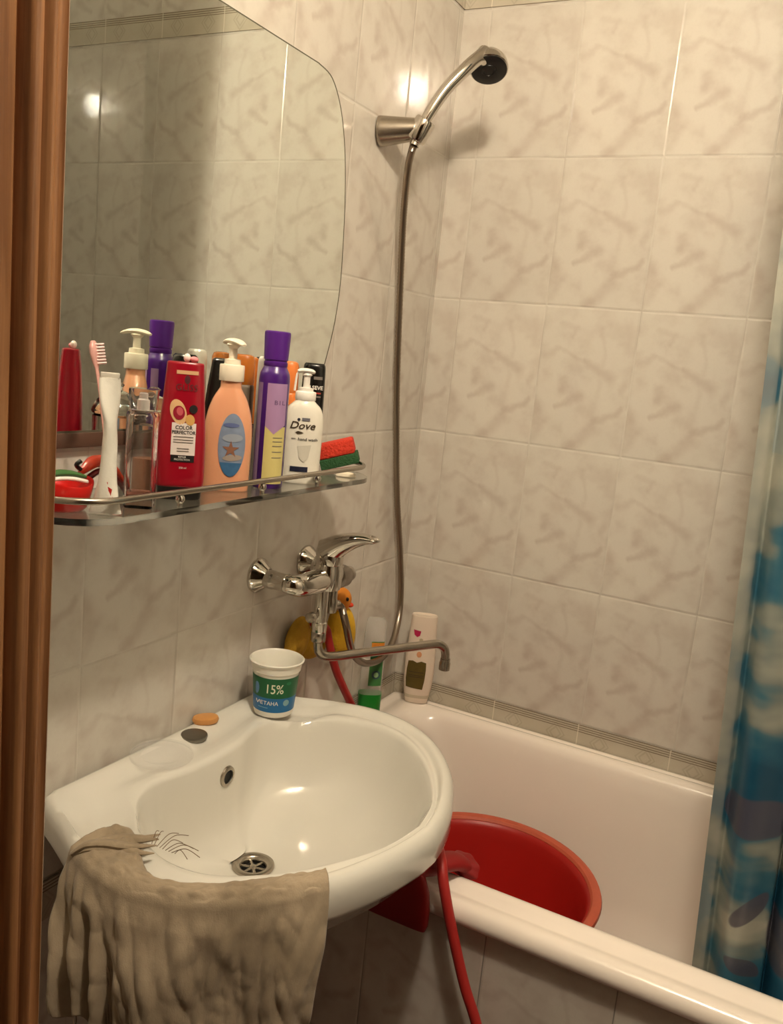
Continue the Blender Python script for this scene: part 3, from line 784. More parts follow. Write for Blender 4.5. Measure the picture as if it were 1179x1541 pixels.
# toothpaste tube, squeezed and twisted
t = thing('toothpaste_tube', 'white rolled-up toothpaste tube leaning on the shelf rail', 'tube', (0, 0, 0))
M_tp = mat('white_tube_laminate', lin(226, 222, 210), 0.35, bump=0.3, bscale=70)
path = cmr([(.135, -1.109, 1.2105), (.135, -1.108, 1.232), (.1335, -1.105, 1.268), (.131, -1.102, 1.302), (.128, -1.101, 1.337), (.126, -1.101, 1.3655)], 8)
R = []
for i, p in enumerate(path):
    q = i / (len(path) - 1)
    ang = math.radians(33 + 95 * max(0, min(1, (q - .18) / .5)) - 80 * max(0, min(1, (q - .62) / .38)))
    wd = (.0185 - .0085 * math.sin(PI * min(1, q / .8)) ** 1.5) * (1 - .38 * q ** 2); th = .0042 + .0085 * q * (1 - q) * (1.2 - q) * 2
    ca, sa = math.cos(ang), math.sin(ang); ring = []
    for j in range(24):
        a = 2 * PI * j / 24
        X = wd * math.copysign(abs(math.cos(a)) ** .8, math.cos(a)); Y = th * math.sin(a)
        ring.append((p[0] + X * ca - Y * sa, p[1] + X * sa + Y * ca, p[2]))
    R.append(ring)
V, F = rings(R); mesh('tube_body', V, F, M_tp, t)
e0 = path[-1]
b = MB(); ca, sa = math.cos(math.radians(48)), math.sin(math.radians(48))
vv, ff = rbox(-.0105, .0105, -.0030, .0030, 0, .007, .001); b.add([(e0[0] + x * ca - y * sa, e0[1] + x * sa + y * ca, e0[2] - .001 + z) for x, y, z in vv], ff)
b.build('crimp', mat('clear_crimp', lin(206, 200, 186), 0.3), t)
M_redp = mat('red_label_print', lin(190, 40, 32), 0.4)
ca, sa = math.cos(math.radians(33)), math.sin(math.radians(33))
for k, (sx, zz, w_, h_) in enumerate(((.0045, 1.2165, .0045, .006), (.0105, 1.2075, .0035, .0035), (.001, 1.225, .0022, .004))):
    P = [(.135 + (sx * .85 + w_ * cx * .85) * ca + .0056 * sa, -1.1085 + (sx * .85 + w_ * cx * .85) * sa - .0056 * ca, zz + .020 + h_ * cz) for cx, cz in ((-1, -.6), (.6, -1), (1, .5), (-.3, 1))]
    mesh('printed_mark', P, [(0, 1, 2, 3)], M_redp, t, smooth=False)

# toothbrush standing behind the tube
t = thing('toothbrush', 'pink toothbrush leaning upright behind the toothpaste tube', 'toothbrush', (0, 0, 0))
M_pink = mat('pink_clear_plastic', lin(232, 176, 166), 0.25, trans=0.2)
P0, P1 = np.array((.114, -1.071, ZS + .006)), np.array((.0775, -1.0745, 1.372))
P = [P0 + (P1 - P0) * q for q in np.linspace(0, 1, 14)] + [P1 + (P1 - P0) / np.linalg.norm(P1 - P0) * d for d in (.008, .018, .027, .033)]
rr = [.005] * 6 + [.0055, .005, .0045, .004, .0032, .0028, .0028, .003, .0056, .0078, .0074, .0036]
b = MB(); b.add(*sweep(P, rr, 14, .6)); b.build('handle', M_pink, t)
b = MB(); hd = (P1 - P0) / np.linalg.norm(P1 - P0)
side = np.array((.55, .82, .1)); side -= hd * (side @ hd); side /= np.linalg.norm(side); nn = np.cross(side, hd)
for i in range(7):
    for k in (-1, 0, 1):
        c = P1 + hd * (.006 + .0037 * i) + nn * (.0032 * k) + side * .001
        b.add(*sweep([c, c + side * .0105], .0013, 6))
b.build('bristles', mat('bristle_pink', lin(238, 206, 200), 0.5), t)['kind'] = 'stuff'

# red soap dish with small things in it
t = thing('soap_dish', 'shallow curved red plastic dish at the door end of the shelf', 'dish', (.087, -1.128, ZS)); t.scale = (.86, .86, 1.1)
V, F = lathe([(0, 0), (.026, 0), (.031, .003), (.0365, .014), (.040, .026), (.0392, .028), (.037, .0265), (.033, .014), (.028, .006), (.0, .004)], 48, cap0=False, cap1=False)
V = [(x * .98, y * 1.0, z + (.006 * (abs(y) / .04) ** 2 if z > .012 else 0)) for x, y, z in V]
mesh('dish_body', V, F, M_red, t)
t = thing('hair_brush', 'small green and white brush lying across the red dish', 'brush', (0, 0, 0))
P = cmr([(.085, -1.166, 1.247), (.088, -1.145, 1.252), (.091, -1.122, 1.251), (.094, -1.102, 1.246)], 6)
b = MB(); b.add(*sweep(P, lambda q: .0035 + .0035 * math.sin(PI * q), 14, .6)); b.build('back', mat('green_plastic', lin(60, 104, 52), 0.35), t)
P = [p + np.array((.004, -.001, -.0055)) for p in P[4:]]
b = MB(); b.add(*sweep(P, .0035, 12, .8)); b.build('bristle_pad', M_white, t)
t = thing('hair_clip', 'orange-red hair clip lying at the edge of the red dish', 'clip', (0, 0, 0))
P = cmr([(.075, -1.092, 1.247), (.075, -1.078, 1.256), (.068, -1.058, 1.2585), (.062, -1.034, 1.250), (.059, -1.012, 1.236), (.057, -1.000, 1.224)], 8)
b = MB(); b.add(*sweep(P, lambda q: .004 + .007 * math.sin(PI * min(1, q * 1.25)), 14, .7)); b.build('upper_jaw', mat('orange_red_plastic', lin(214, 64, 34), 0.3), t)
P = [p + np.array((.004, .001, -.012)) for p in P]
b = MB(); b.add(*sweep(P, .0045, 12, .8)); b.build('lower_jaw', mat('dark_red_plastic', lin(96, 20, 20), 0.35), t)
P = cmr([(.077, -1.094, 1.252), (.079, -1.102, 1.258), (.081, -1.097, 1.263)], 5)
b = MB(); b.add(*sweep(P, .0028, 10)); b.build('spring', M_black, t)

# kitchen sponge and soap sliver at the tub end of the shelf
t = thing('sponge', 'red and green scouring sponge at the tub end of the shelf', 'sponge', (.095, -.512, ZS), math.radians(28))
M_foam = mat('red_foam', lin(214, 62, 42), 0.95, bump=1.0, bscale=220, var=0.12, vscale=120); M_scour = mat('green_scourer', lin(50, 92, 54), 0.95, bump=1.0, bscale=400, var=0.2, vscale=160)
tilt = math.radians(-18)
def tl(V): return [(x * math.cos(tilt) + z * math.sin(tilt), y, -x * math.sin(tilt) + z * math.cos(tilt)) for x, y, z in V]
vv, ff = rbox(-.034, .034, -.026, .026, 0, .0185, .002); vv = [(x, y, z + .0125) for x, y, z in tl(vv)]; mesh('scour_pad', vv, ff, M_scour, t)
vv, ff = rbox(-.034, .031, -.026, .026, .0185, .0445, .004); vv = [(x, y, z + .0125) for x, y, z in tl(vv)]; mesh('foam', vv, ff, M_foam, t)
V, F = loft([(0, .016, .008), (.0015, .018, .010), (.006, .016, .009), (.008, .010, .005)], 2.2, 28)
o = mesh('soap_sliver', [(x, y, z) for x, y, z in V], F, mat('cream_soap', lin(238, 226, 204), 0.4), loc=(.129, -.551, ZS)); o.rotation_euler = (0, 0, math.radians(20))
tag(o, 'small cream soap sliver beside the sponge on the shelf', 'soap')

# ------------------------------------------------------------------ wall mixer
fa = thing('faucet', 'chrome single-lever wall mixer with long spout above the sink', 'faucet', (0, -.527, 1.017))
def fp(V): return [(x, y + .527, z - 1.017) for x, y, z in V]
def part(name, mb, m, parent, **k):
    mb.v = fp(mb.v); return mb.build(name, m, parent, **k)
for yy in (-.607, -.452):
    b = MB(); b.add(*lathe([(.0315, .0), (.032, .003), (.030, .007), (.021, .017), (.0175, .022), (.016, .024)], 8 * 5, 'x', (0, yy, 1.017))); part('escutcheon', b, M_chrome, fa)
    b = MB(); b.add(*lathe([(.017, .02), (.017, .036), (.016, .038), (.016, .060), (.017, .064)], 32, 'x', (0, yy, 1.015))); part('inlet', b, M_chrome, fa)
b = MB()
b.add(*sweep(cmr([(.055, -.607, 1.0145), (.070, -.603, 1.013), (.079, -.588, 1.011), (.082, -.55, 1.010), (.083, -.515, 1.010), (.081, -.47, 1.010), (.074, -.456, 1.012), (.055, -.452, 1.0145)], 6), lambda q: .0155 + .006 * math.sin(PI * q), 28))
b.add(*lathe([(.024, .992), (.026, 1.0), (.026, 1.030), (.0245, 1.034), (.0245, 1.040)], 36, org=(.086, -.508, 0)))
part('body', b, M_chrome, fa, angle=60)
b = MB(); b.add(*lathe([(.0245, 1.039), (.0255, 1.041), (.026, 1.060), (.024, 1.071), (.017, 1.078), (.006, 1.0805)], 36, org=(.086, -.508, 0)))
lv = part('lever', b, M_chrome, fa, angle=60)
b = MB(); P = cmr([(.082, -.508, 1.060), (.104, -.508, 1.076), (.130, -.508, 1.089), (.155, -.509, 1.0965), (.176, -.511, 1.0985), (.184, -.512, 1.098)], 8)
b.add(*sweep(P, lambda q: .019 * (1 - q) + .0085 + .002 * math.sin(PI * q) - .004 * max(0, (q - .9) * 10), 24, lambda q: .62 * (1 - q) + .34)); part('handle', b, M_chrome, lv, angle=70)
b = MB(); b.add(*lathe([(.020, -.475), (.021, -.470), (.021, -.452), (.017, -.446)], 28, 'y', (.086, 0, 1.006))); b.add(*lathe([(.0155, -.447), (.0165, -.441), (.014, -.428), (.009, -.420), (.003, -.418)], 28, 'y', (.086, 0, 1.006)))
part('diverter_cap', b, mat('grey_plastic', lin(150, 138, 126), 0.4), fa)['label'] = 'grey plastic end cap'
b = MB(); b.add(*lathe([(.0135, .912), (.0145, .914), (.0145, .93), (.0125, .932), (.0125, .995)], 28, org=(.085, -.522, 0)))
part('spout_socket', b, M_chrome, fa)
b = MB(); b.add(*lathe([(.0115, .940), (.0125, .945), (.0125, .962), (.011, .966), (.011, .996)], 28, org=(.082, -.482, 0)))
b.add(*sweep(cmr([(.082, -.482, .952), (.0845, -.470, .9505), (.087, -.462, .950)], 4), .0095, 18))
part('shower_outlet', b, M_dull, fa)
b = MB(); b.add(*lathe([(.006, -.560), (.0095, -.558), (.0105, -.552), (.009, -.546), (.005, -.542), (.005, -.53)], 20, 'y', (.085, 0, .946))); part('diverter_knob', b, M_dull, fa)
b = MB(); b.add(*lathe([(.0125, .893), (.014, .895), (.014, .911), (.0125, .913)], 28, org=(.085, -.522, 0)))
P = cmr([(.085, -.522, .900), (.085, -.521, .885), (.0870, -.517, .872), (.0935, -.507, .8625), (.105, -.489, .860)], 8)
P += [np.array((.105, -.489, .860)) + (np.array((.222, -.318, .868)) - np.array((.105, -.489, .860))) * q for q in np.linspace(.05, 1, 14)]
P += cmr([(.222, -.318, .868), (.232, -.304, .8675), (.240, -.2925, .860), (.2435, -.288, .848), (.2445, -.287, .832)], 8)[1:]
b.add(*sweep(P, .0088, 20))
sp_ = part('spout', b, M_dull, fa, angle=60)
b = MB(); b.add(*lathe([(.0095, .812), (.0112, .813), (.0115, .827), (.0102, .830), (.0102, .836)], 24, org=(.2445, -.287, 0))); part('aerator', b, M_dull, sp_)

# ------------------------------------------------------------------ shower
hp = [(.0865, -.4625, .950), (.093, -.4575, .942), (.096, -.440, .905), (.092, -.405, .850), (.082, -.350, .808), (.070, -.280, .779), (.058, -.200, .7655), (.045, -.127, .778), (.032, -.078, .823), (.024, -.064, .883), (.018, -.078, .98), (.014, -.113, 1.108), (.013, -.144, 1.244), (.014, -.174, 1.388), (.019, -.208, 1.563), (.032, -.248, 1.688), (.052, -.287, 1.773), (.0695, -.307, 1.812)]
P = cmr(hp, 40); 
b = MB(); b.add(*sweep(P, [(.0074 if i % 2 else .0066) for i in range(len(P))], 14)); ho = b.build('shower_hose', M_steel_hose, angle=80)
tag(ho, 'ribbed steel shower hose looping from the mixer up to the holder', 'hose')
sh = thing('shower_holder', 'chrome shower holder fixed to the tiled wall near the corner', 'holder', (0, -.318, 1.838))
b = MB(); A = np.array((.0, -.318, 1.836)); B = np.array((.072, -.2985, 1.843))
b.add(*sweep([A + (B - A) * q for q in (0, .03, .1, .9, 1)], [.0275, .028, .0275, .0205, .0195], 36)); b.v = [(x, y + .318, z - 1.838) for x, y, z in b.v]
b.build('arm', M_dull, sh)
b = MB()
d = np.array((.017, .002, .031)); d = d / np.linalg.norm(d); c = np.array((.0765, -.2985, 1.8415))
for r0, r1 in ((.0195, .0195),):
    b.add(*sweep([c - d * .021, c - d * .017, c + d * .017, c + d * .021], [.0185, .0205, .0205, .0185], 30))
b.v = [(x, y + .318, z - 1.838) for x, y, z in b.v]; b.build('cradle', M_chrome, sh)
sw = thing('hand_shower', 'chrome hand shower with black spray face, resting in its wall holder', 'shower', (.0765, -.2985, 1.8415))
def rel(b, o): b.v = [(x - o[0], y - o[1], z - o[2]) for x, y, z in b.v]; return b
o_ = (.0765, -.2985, 1.8415)
hpth = cmr([(.0695, -.305, 1.812), (.0785, -.2975, 1.846), (.092, -.291, 1.879), (.111, -.279, 1.917), (.135, -.262, 1.953), (.150, -.242, 1.978), (.157, -.222, 1.990)], 8)
b = MB(); b.add(*sweep(hpth, lambda q: .0095 + .0045 * q + (.006 * max(0, q - .85) / .15), 24)); rel(b, o_).build('handle', M_chrome, sw)
cc = np.array((.1615, -.207, 1.9815)); fn_ = np.array((.28, -.40, -.86)); fn_ /= np.linalg.norm(fn_)
e1 = np.cross(fn_, (0, 0, 1)); e1 /= np.linalg.norm(e1); e2 = np.cross(fn_, e1)
def disc(prof, n=40): return rings([[cc + fn_ * t_ + r * (math.cos(2 * PI * j / n) * e1 + math.sin(2 * PI * j / n) * e2) for j in range(n)] for r, t_ in prof])
b = MB(); b.add(*disc([(.006, -.024), (.018, -.021), (.028, -.013), (.0345, -.002), (.0365, .008), (.036, .013), (.0335, .0145)])); rel(b, o_).build('spray_head', M_chrome, sw)
b = MB(); b.add(*disc([(.0335, .0135), (.0338, .0155), (.031, .0168), (.014, .0165), (.0135, .0178), (.0105, .0178), (.010, .0165), (.002, .0165)])); rel(b, o_).build('spray_face', M_black, sw)

# ------------------------------------------------------------------ things on the sink
# cup
t = thing('plastic_cup', 'white plastic cup with green and blue band on the sink corner', 'cup', (.078, -.641, .7945), math.radians(34))
M_cup = mat('white_cup_plastic', lin(236, 232, 220), 0.35, sss=0.15)
V, F = lathe([(0, .003), (.029, .003), (.030, 0), (.033, .001), (.0345, .006), (.0400, .076), (.0405, .0785), (.0425, .080), (.0440, .092), (.0465, .094), (.0475, .0965), (.0455, .098), (.0425, .0945), (.0412, .0835), (.0385, .079), (.0330, .008), (.0, .005)], 64, cap0=False, cap1=False)
mesh('cup_body', V, F, M_cup, t)
secc = [(.0, .0336, .0336), (.006, .0346, .0346), (.076, .0401, .0401)]
fr = Front(secc, 2.0, .0004)
def band(z0, z1, m, name, x=1.0):
    R = []
    for zz in np.linspace(z0, z1, 6):
        r = interp(secc, zz)[0] + .0004
        R.append([(r * math.cos(a), r * math.sin(a), zz) for a in np.linspace(0, 2 * PI, 65)[:-1]])
    V, F = rings(R, True, False, False); return mesh(name, V, F, m, t)
M_cblue = mat('cup_blue', lin(24, 104, 160), 0.4); M_cgreen = mat('cup_green', lin(14, 92, 52), 0.4)
bb = band(.011, .037, M_cblue, 'blue_band'); gb = band(.037, .073, M_cgreen, 'green_band')
lettering(fr, '15%', -.001, .0535, .0235, mat('cream_print', lin(226, 226, 200), 0.5), gb, .0003, xs=.82, bold=.00015)
lettering(fr, 'СМЕТАНА', -.0155, .0275, .0092, M_lwht, bb, .0003, bold=.0001)
decal(fr, ell(.0205, .0285, .0048, .0058), 'printed_badge', mat('badge_pale', lin(128, 168, 176), 0.5), bb, .0003)
decal(fr, rect(-.026, -.010, .0185, .0198, 5), 'printed_line', mat('pale_blue_print', lin(120, 170, 200), 0.5), bb, .0003)
decal(fr, ell(-.0305, .052, .004, .011), 'printed_patch', mat('light_blue_print', lin(96, 136, 180), 0.5), gb, .0003)
decal(fr, ell(.023, .064, .004, .003), 'printed_leaf', mat('light_green_print', lin(40, 120, 76), 0.5), gb, .0003)
# soap bar
V, F = loft([(0, .016, .011), (.0015, .0205, .0145), (.006, .0222, .0155), (.010, .0205, .0145), (.0118, .015, .010)], 2.2, 40)
o = mesh('soap_bar', V, F, mat('orange_soap', lin(206, 146, 84), 0.4, sss=0.1, var=0.1, vscale=60), loc=(.026, -.760, .7985)); o.rotation_euler = (0, 0, math.radians(58))
tag(o, 'oval orange soap bar at the back edge of the sink', 'soap')
# clear lid
V, F = lathe([(0, .001), (.030, .001), (.033, .004), (.042, .0045), (.0455, .0035), (.0465, .0), (.0475, .0005), (.047, .0055), (.0425, .0068), (.034, .0062), (.030, .003), (.0, .003)], 56, cap0=False, cap1=False)
o = mesh('cup_lid', V, F, mat('clear_thin_plastic', (0.86, 0.85, 0.82), 0.05, alpha=.11, coat=.7), loc=(.052, -.893, .7985)); tag(o, 'clear round plastic lid lying on the back of the sink', 'lid')

# ------------------------------------------------------------------ cloth over the sink rim
M_cloth = bpy.data.materials.new('beige_cotton_cloth'); M_cloth.use_nodes = True
_N = NT(M_cloth); _b = M_cloth.node_tree.nodes['Principled BSDF']
_tc = _N.n('ShaderNodeTexCoord'); _n1 = _N.noise(_tc.outputs['Object'], 9, 5, 0.6).outputs['Fac']
_N.l(_N.mix(_N.ss(_n1, .3, .75), lin(178, 160, 136), lin(142, 126, 104)), _b.inputs['Base Color']); _b.inputs['Roughness'].default_value = 0.95
_b.inputs['Sheen Weight'].default_value = 0.2; _b.inputs['Specular IOR Level'].default_value = 0.1
_mp = _N.n('ShaderNodeMapping'); _N.l(_tc.outputs['Object'], _mp.inputs[0]); _mp.inputs['Scale'].default_value = (1, 1, .35)
_n2 = _N.noise(_mp.outputs[0], 45, 5, 0.62).outputs['Fac']; _n3 = _N.noise(_tc.outputs['Object'], 700, 2).outputs['Fac']
_bp = _N.n('ShaderNodeBump'); _bp.inputs['Strength'].default_value = 0.45; _bp.inputs['Distance'].default_value = 0.004
_N.l(_N.m('ADD', _n2, _N.m('MULTIPLY', _n3, .12)), _bp.inputs['Height']); _N.l(_bp.outputs['Normal'], _b.inputs['Normal'])

cl = thing('cleaning_cloth', 'crumpled beige cloth draped over the front rim of the sink', 'cloth', (0, 0, 0))
from mathutils import noise as mn
def smooth01(t): t = max(0, min(1, t)); return t * t * (3 - 2 * t)
TH0, TH1 = math.radians(251.5), math.radians(313.0)
NU, NV = 120, 96
def cloth_pt(u, v):
    th = TH0 + (TH1 - TH0) * u
    ro = sink_ro(th)
    Lh = .32 - .150 * smooth01((.27 - u) / .03) + .012 * math.sin(u * 43) * smooth01((.3 - u) / .1) + .006 * mn.noise(Vector((u * 40, 0, 5)))
    cov = .026 + .040 * smooth01((.36 - u) / .30) + .004 * math.sin(u * 11)      # how far it reaches over the rim into the basin
    s1 = cov + .010
    if v < .22:                                  # over the rim
        q = v / .22; s = q * s1
        r = ro - cov + (cov + .006) * q; z = .8015 + .0055 * math.sin(PI * (.12 + .80 * q)) + .002
        if q < .15: z -= .004 * ((.15 - q) / .15)
        if q > .6: z -= .0075 * ((q - .6) / .4) ** 2
        z += .005 * max(0, mn.noise(Vector((u * 20, v * 30, 2.2)))) + .005 * smooth01((.34 - u) / .2) * (.6 + .4 * math.sin(u * 60 + q * 3))
    else:
        d = (v - .22) / .78 * Lh
        q = min(1, d / .03)
        r = ro + .0065 + .005 * q; z = .7975 - d
        k = smooth01(d / .11); left = smooth01((.42 - u) / .25)
        fold = math.sin(u * 13 + 1.6 + d * 3) * .45 + math.sin(u * 29 + d * 9) * .14 + .5 * mn.noise(Vector((u * 7 - d * 5, d * 6, .2)))
        fold += left * (.75 * math.sin(u * 62 + d * 6 + 2 * mn.noise(Vector((u * 10, d * 9, 3)))) )
        wr = .8 * abs(mn.noise(Vector((u * 7 - d * 24, u * 5 + d * 7, 4.0)))) + .9 * abs(mn.noise(Vector((u * 16 - d * 14, d * 9, 9.0)))) + .5 * mn.noise(Vector((u * 30 + d * 20, d * 12 - u * 4, 1.0)))
        r += k * (.014 * fold + .012) + smooth01(d / .03) * .0070 * wr
        r = max(r, ro + .005)
        uc = .46
        th = th + (uc - u) * k * (.05 + 1.05 * d) * (TH1 - TH0) * (.40 if u > uc else .95)
    return (SC0[0] + r * math.cos(th), SY + r * math.sin(th), z)
NU, NV = 170, 130
V = [cloth_pt(i / NU, j / NV) for j in range(NV + 1) for i in range(NU + 1)]
F = [(j * (NU + 1) + i, j * (NU + 1) + i + 1, (j + 1) * (NU + 1) + i + 1, (j + 1) * (NU + 1) + i) for j in range(NV) for i in range(NU)]
o = mesh('drape', V, F, M_cloth, cl, angle=180)
sm = o.modifiers.new('thickness', 'SOLIDIFY'); sm.thickness = .0018; sm.offset = 1
# twisted edge and loose threads at the left end
b = MB()
for k, (dz_, dr_, ph) in enumerate(((.006, .0, 0), (.011, .010, 1), (.006, -.012, 2), (.003, .018, 3))):
    P = []
    for q in np.linspace(0, 1, 22):
        th = TH0 + math.radians(1.5) + math.radians(13.5 - 2 * k) * q
        r = sink_ro(th) + .004 - (.066 + .010 * k) * q + dr_ * math.sin(PI * q) + .003 * math.sin(9 * q + ph)
        z = .806 + dz_ * math.sin(PI * (.15 + .8 * q)) - .010 * max(0, .2 - q) * 5
        P.append((SC0[0] + r * math.cos(th), SY + r * math.sin(th), z))
    b.add(*sweep(P, lambda q: .0045 + .003 * math.sin(PI * q) - .0035 * max(0, q - .75) * 4, 10, .7))
b.build('twisted_edge', M_cloth, cl)
b = MB(); rnd = random.Random(3)
M_thread = mat('grey_thread', lin(120, 100, 80), 0.9)
for k in range(9):
    th = TH0 + math.radians(11 + 1.0 * k); r0 = sink_ro(th) - .074
    a = math.radians(118 - 13 * k + rnd.uniform(-8, 8)) ; L = rnd.uniform(.014, .042)
    p = np.array((SC0[0] + r0 * math.cos(th), SY + r0 * math.sin(th), .806))
    dirv = np.array((math.cos(a), math.sin(a), .12))
    P = cmr([p, p + dirv * L * .5 + np.array((0, 0, .006)), p + dirv * L + np.array((rnd.uniform(-.004, .004), 0, -.004))], 6)
    b.add(*sweep(P, .00045, 6))
for (u_, L) in ((.12, .035), (.26, .03), (.05, .02)):
    p = np.array(cloth_pt(u_, 1.0)); P = cmr([p, p + np.array((.004, -.004, -L * .5)), p + np.array((-.004, -.008, -L))], 5); b.add(*sweep(P, .0007, 6))
b.build('loose_threads', M_thread, cl)['kind'] = 'stuff'

# ------------------------------------------------------------------ red rubber bag and hose by the tub
M_rub = mat('red_rubber', lin(140, 20, 20), 0.55, var=0.12, vscale=30); M_rub2 = mat('red_rubber_tube', lin(176, 44, 40), 0.45, var=0.08, vscale=30)
bag = thing('hot_water_bag', 'red rubber bag hung over the tub rim under the sink', 'rubber bag', (0, 0, 0))
R = []
for z_, hw, th_ in ((.566, .050, .003), (.568, .056, .007), (.575, .0585, .010), (.60, .060, .012), (.63, .058, .010), (.655, .050, .007), (.668, .030, .004)):
    R.append([(.384 + x - .06 * (z_ - .57), -.724 - .5 * 0 + y, z_) for x, y, _ in sell(hw, th_, 0, 40, 4.5)])
V, F = rings(R); mesh('bag_body', V, F, M_rub, bag)
b = MB(); P = cmr([(.392, -.728, .650), (.403, -.718, .656), (.418, -.690, .651), (.432, -.655, .646), (.442, -.632, .640), (.449, -.616, .628)], 6)
b.add(*sweep(P, lambda q: .020 + .004 * q, 24, .55)); 
nk = b.build('neck', M_rub, bag)
b = MB(); c0 = np.array((.449, -.616, .628)); dd = np.array((.35, .75, -.55)); dd /= np.linalg.norm(dd)
s1 = np.cross(dd, (0, 0, 1)); s1 /= np.linalg.norm(s1); s2 = np.cross(dd, s1); RR = []
for t_, k in ((-.012, .020), (-.004, .026), (.002, .031), (.006, .032), (.006, .027), (.0, .021), (-.008, .012)):
    RR.append([c0 + dd * t_ + k * (1 + .05 * math.sin(7 * a)) * (math.cos(a) * s1 + .6 * math.sin(a) * s2) for a in np.linspace(0, 2 * PI, 57)[:-1]])
b.add(*rings(RR)); b.build('collar', M_rub, bag)
P = cmr([(.040, -.470, .905), (.045, -.431, .887), (.050, -.420, .855), (.055, -.395, .797), (.060, -.367, .752), (.068, -.336, .703), (.10, -.340, .664), (.19, -.40, .648), (.29, -.50, .652), (.365, -.592, .662), (.412, -.655, .678), (.442, -.698, .676), (.459, -.718, .650), (.479, -.7215, .594), (.511, -.7215, .509), (.540, -.7215, .448), (.572, -.722, .35), (.59, -.73, .15), (.60, -.76, .03), (.62, -.80, .0085)], 10)
b = MB(); b.add(*sweep(P, .0082, 16)); o = b.build('rubber_hose', M_rub2); tag(o, 'red rubber hose running behind the sink and down over the tub rim', 'hose')

# ------------------------------------------------------------------ bottles on the tub ledge
t = thing('shampoo_bottle', 'white shampoo bottle with olive label on the tub corner', 'bottle', (.083, -.044, .6225), math.radians(22))
sec = dense([(.0, .024, .014), (.002, .0265, .0165), (.02, .0300, .0190), (.05, .0340, .0205), (.09, .0355, .0205), (.14, .0335, .019), (.18, .0315, .0175), (.205, .0305, .0165), (.212, .0303, .0162)], 5)
M_sh = mat('white_bottle_plastic', lin(232, 214, 196), 0.35)
V, F = loft(sec, 2.5); mesh('body', V, F, M_sh, t)
V, F = loft([(0.0005, .0262, .0162), (.02, .0304, .0194), (.0215, .0302, .0192)], 2.5); mesh('cap', V, F, mat('beige_cap', lin(204, 188, 164), 0.4), t)
V, F = rings([sell(a, b_, z, 40, 2.5) for z, a, b_ in ((.209, .0303, .0164), (.214, .0290, .0150), (.2135, .022, .009), (.210, .014, .005))]); mesh('base_rim', V, F, M_sh, t)
fr = Front(sec, 2.5)
lb = decal(fr, [(-.027, .040), (-.029, .060), (-.0285, .085), (-.0265, .104), (-.016, .106), (-.006, .102), (.004, .106), (.0155, .103), (.0165, .085), (.0155, .06), (.0125, .037), (.0, .038)], 'label_panel', mat('olive_label', lin(96, 80, 34), 0.45, var=0.15, vscale=80), t, label='olive brown label')
for zz in (.078, .070, .066): decal(fr, rect(-.024, .012, zz, zz + .0014, 5), 'printed_line', M_goldp, lb, .0004)
decal(fr, [(-.0215, .180), (-.004, .178), (-.006, .167), (-.012, .163), (-.019, .168)], 'pink_mark', mat('magenta_print', lin(186, 40, 84), 0.4), t)
decal(fr, rect(-.019, -.002, .144, .150, 5), 'printed_name', mat('dark_green_print', lin(40, 60, 56), 0.5), t); decal(fr, ell(-.003, .122, .006, .007), 'printed_drop', mat('peach_print', lin(214, 152, 110), 0.5), t)
decal(fr, ell(-.002, .157, .0045, .004), 'printed_sprig', mat('faint_print', lin(186, 170, 140), 0.5), t)

t = thing('dish_soap_bottle', 'clear bottle with green liquid and orange-green label behind the sink', 'bottle', (.036, -.195, .6225), math.radians(38))
sec = dense([(0, .022, .015), (.003, .0245, .017), (.05, .0255, .018), (.11, .0255, .018), (.16, .0250, .0175), (.20, .0235, .016), (.222, .0220, .0145)], 4) + [(.228, .019, .012)]
M_db = mat('clear_bottle', (0.86, 0.84, 0.80), 0.25, trans=0.35, ior=1.2, alpha=.42)
V, F = loft(sec, 3.0); mesh('body', V, F, M_db, t)
V, F = loft([(.001, .0235, .0160), (.003, .0250, .0174), (.05, .0260, .0184), (.056, .0260, .0184)], 3.0); mesh('liquid', V, F, mat('green_liquid', lin(24, 132, 44), 0.3), t)
fr = Front(sec, 3.0)
lb = decal(fr, rect(-.010, .0195, .078, .180), 'label_panel', mat('green_label', lin(70, 132, 74), 0.4, var=0.2, vscale=60), t, label='green label')
decal(fr, rect(-.0095, .0195, .153, .178), 'orange_patch', mat('orange_print', lin(214, 132, 44), 0.4, var=0.25, vscale=120), lb, .0005); decal(fr, rect(-.0098, .0195, .140, .1515), 'dark_green_band', mat('deep_green_print', lin(16, 66, 40), 0.4), lb, .0005)
decal(fr, ell(.006, .104, .010, .010), 'printed_leaf', mat('grey_green_print', lin(60, 92, 96), 0.4), lb, .0005); decal(fr, ell(.006, .104, .0055, .006), 'printed_swirl', mat('pale_green_print', lin(150, 190, 140), 0.4), lb, .001)

# yellow duck bath toy hanging on the wall behind the mixer
t = thing('bath_duck', 'yellow duck-shaped bath toy with orange head hanging behind the mixer', 'toy', (0, 0, 0))
M_yel = mat('yellow_plush', lin(226, 178, 42), 0.8, var=0.12, vscale=40, bump=0.5, bscale=120)
M_org = mat('orange_plush', lin(216, 130, 34), 0.7, var=0.1, vscale=40)
def blob(c, r, n=24, k=14, tilt=0.0):
    R = []
    for i in range(k + 1):
        a = -PI / 2 + PI * i / k; R.append([(c[0] + r[0] * math.cos(a) * math.cos(2 * PI * j / n), c[1] + r[1] * math.cos(a) * math.sin(2 * PI * j / n) + tilt * r[2] * math.sin(a), c[2] + r[2] * math.sin(a)) for j in range(n)])
    return rings(R, True, False, False)
b = MB(); b.add(*blob((.036, -.352, .858), (.028, .036, .060), tilt=-.12)); b.build('body', M_yel, t)
b = MB(); b.add(*blob((.036, -.366, .930), (.022, .024, .025))); hd_ = b.build('head', M_org, t); hd_['label'] = 'orange head'
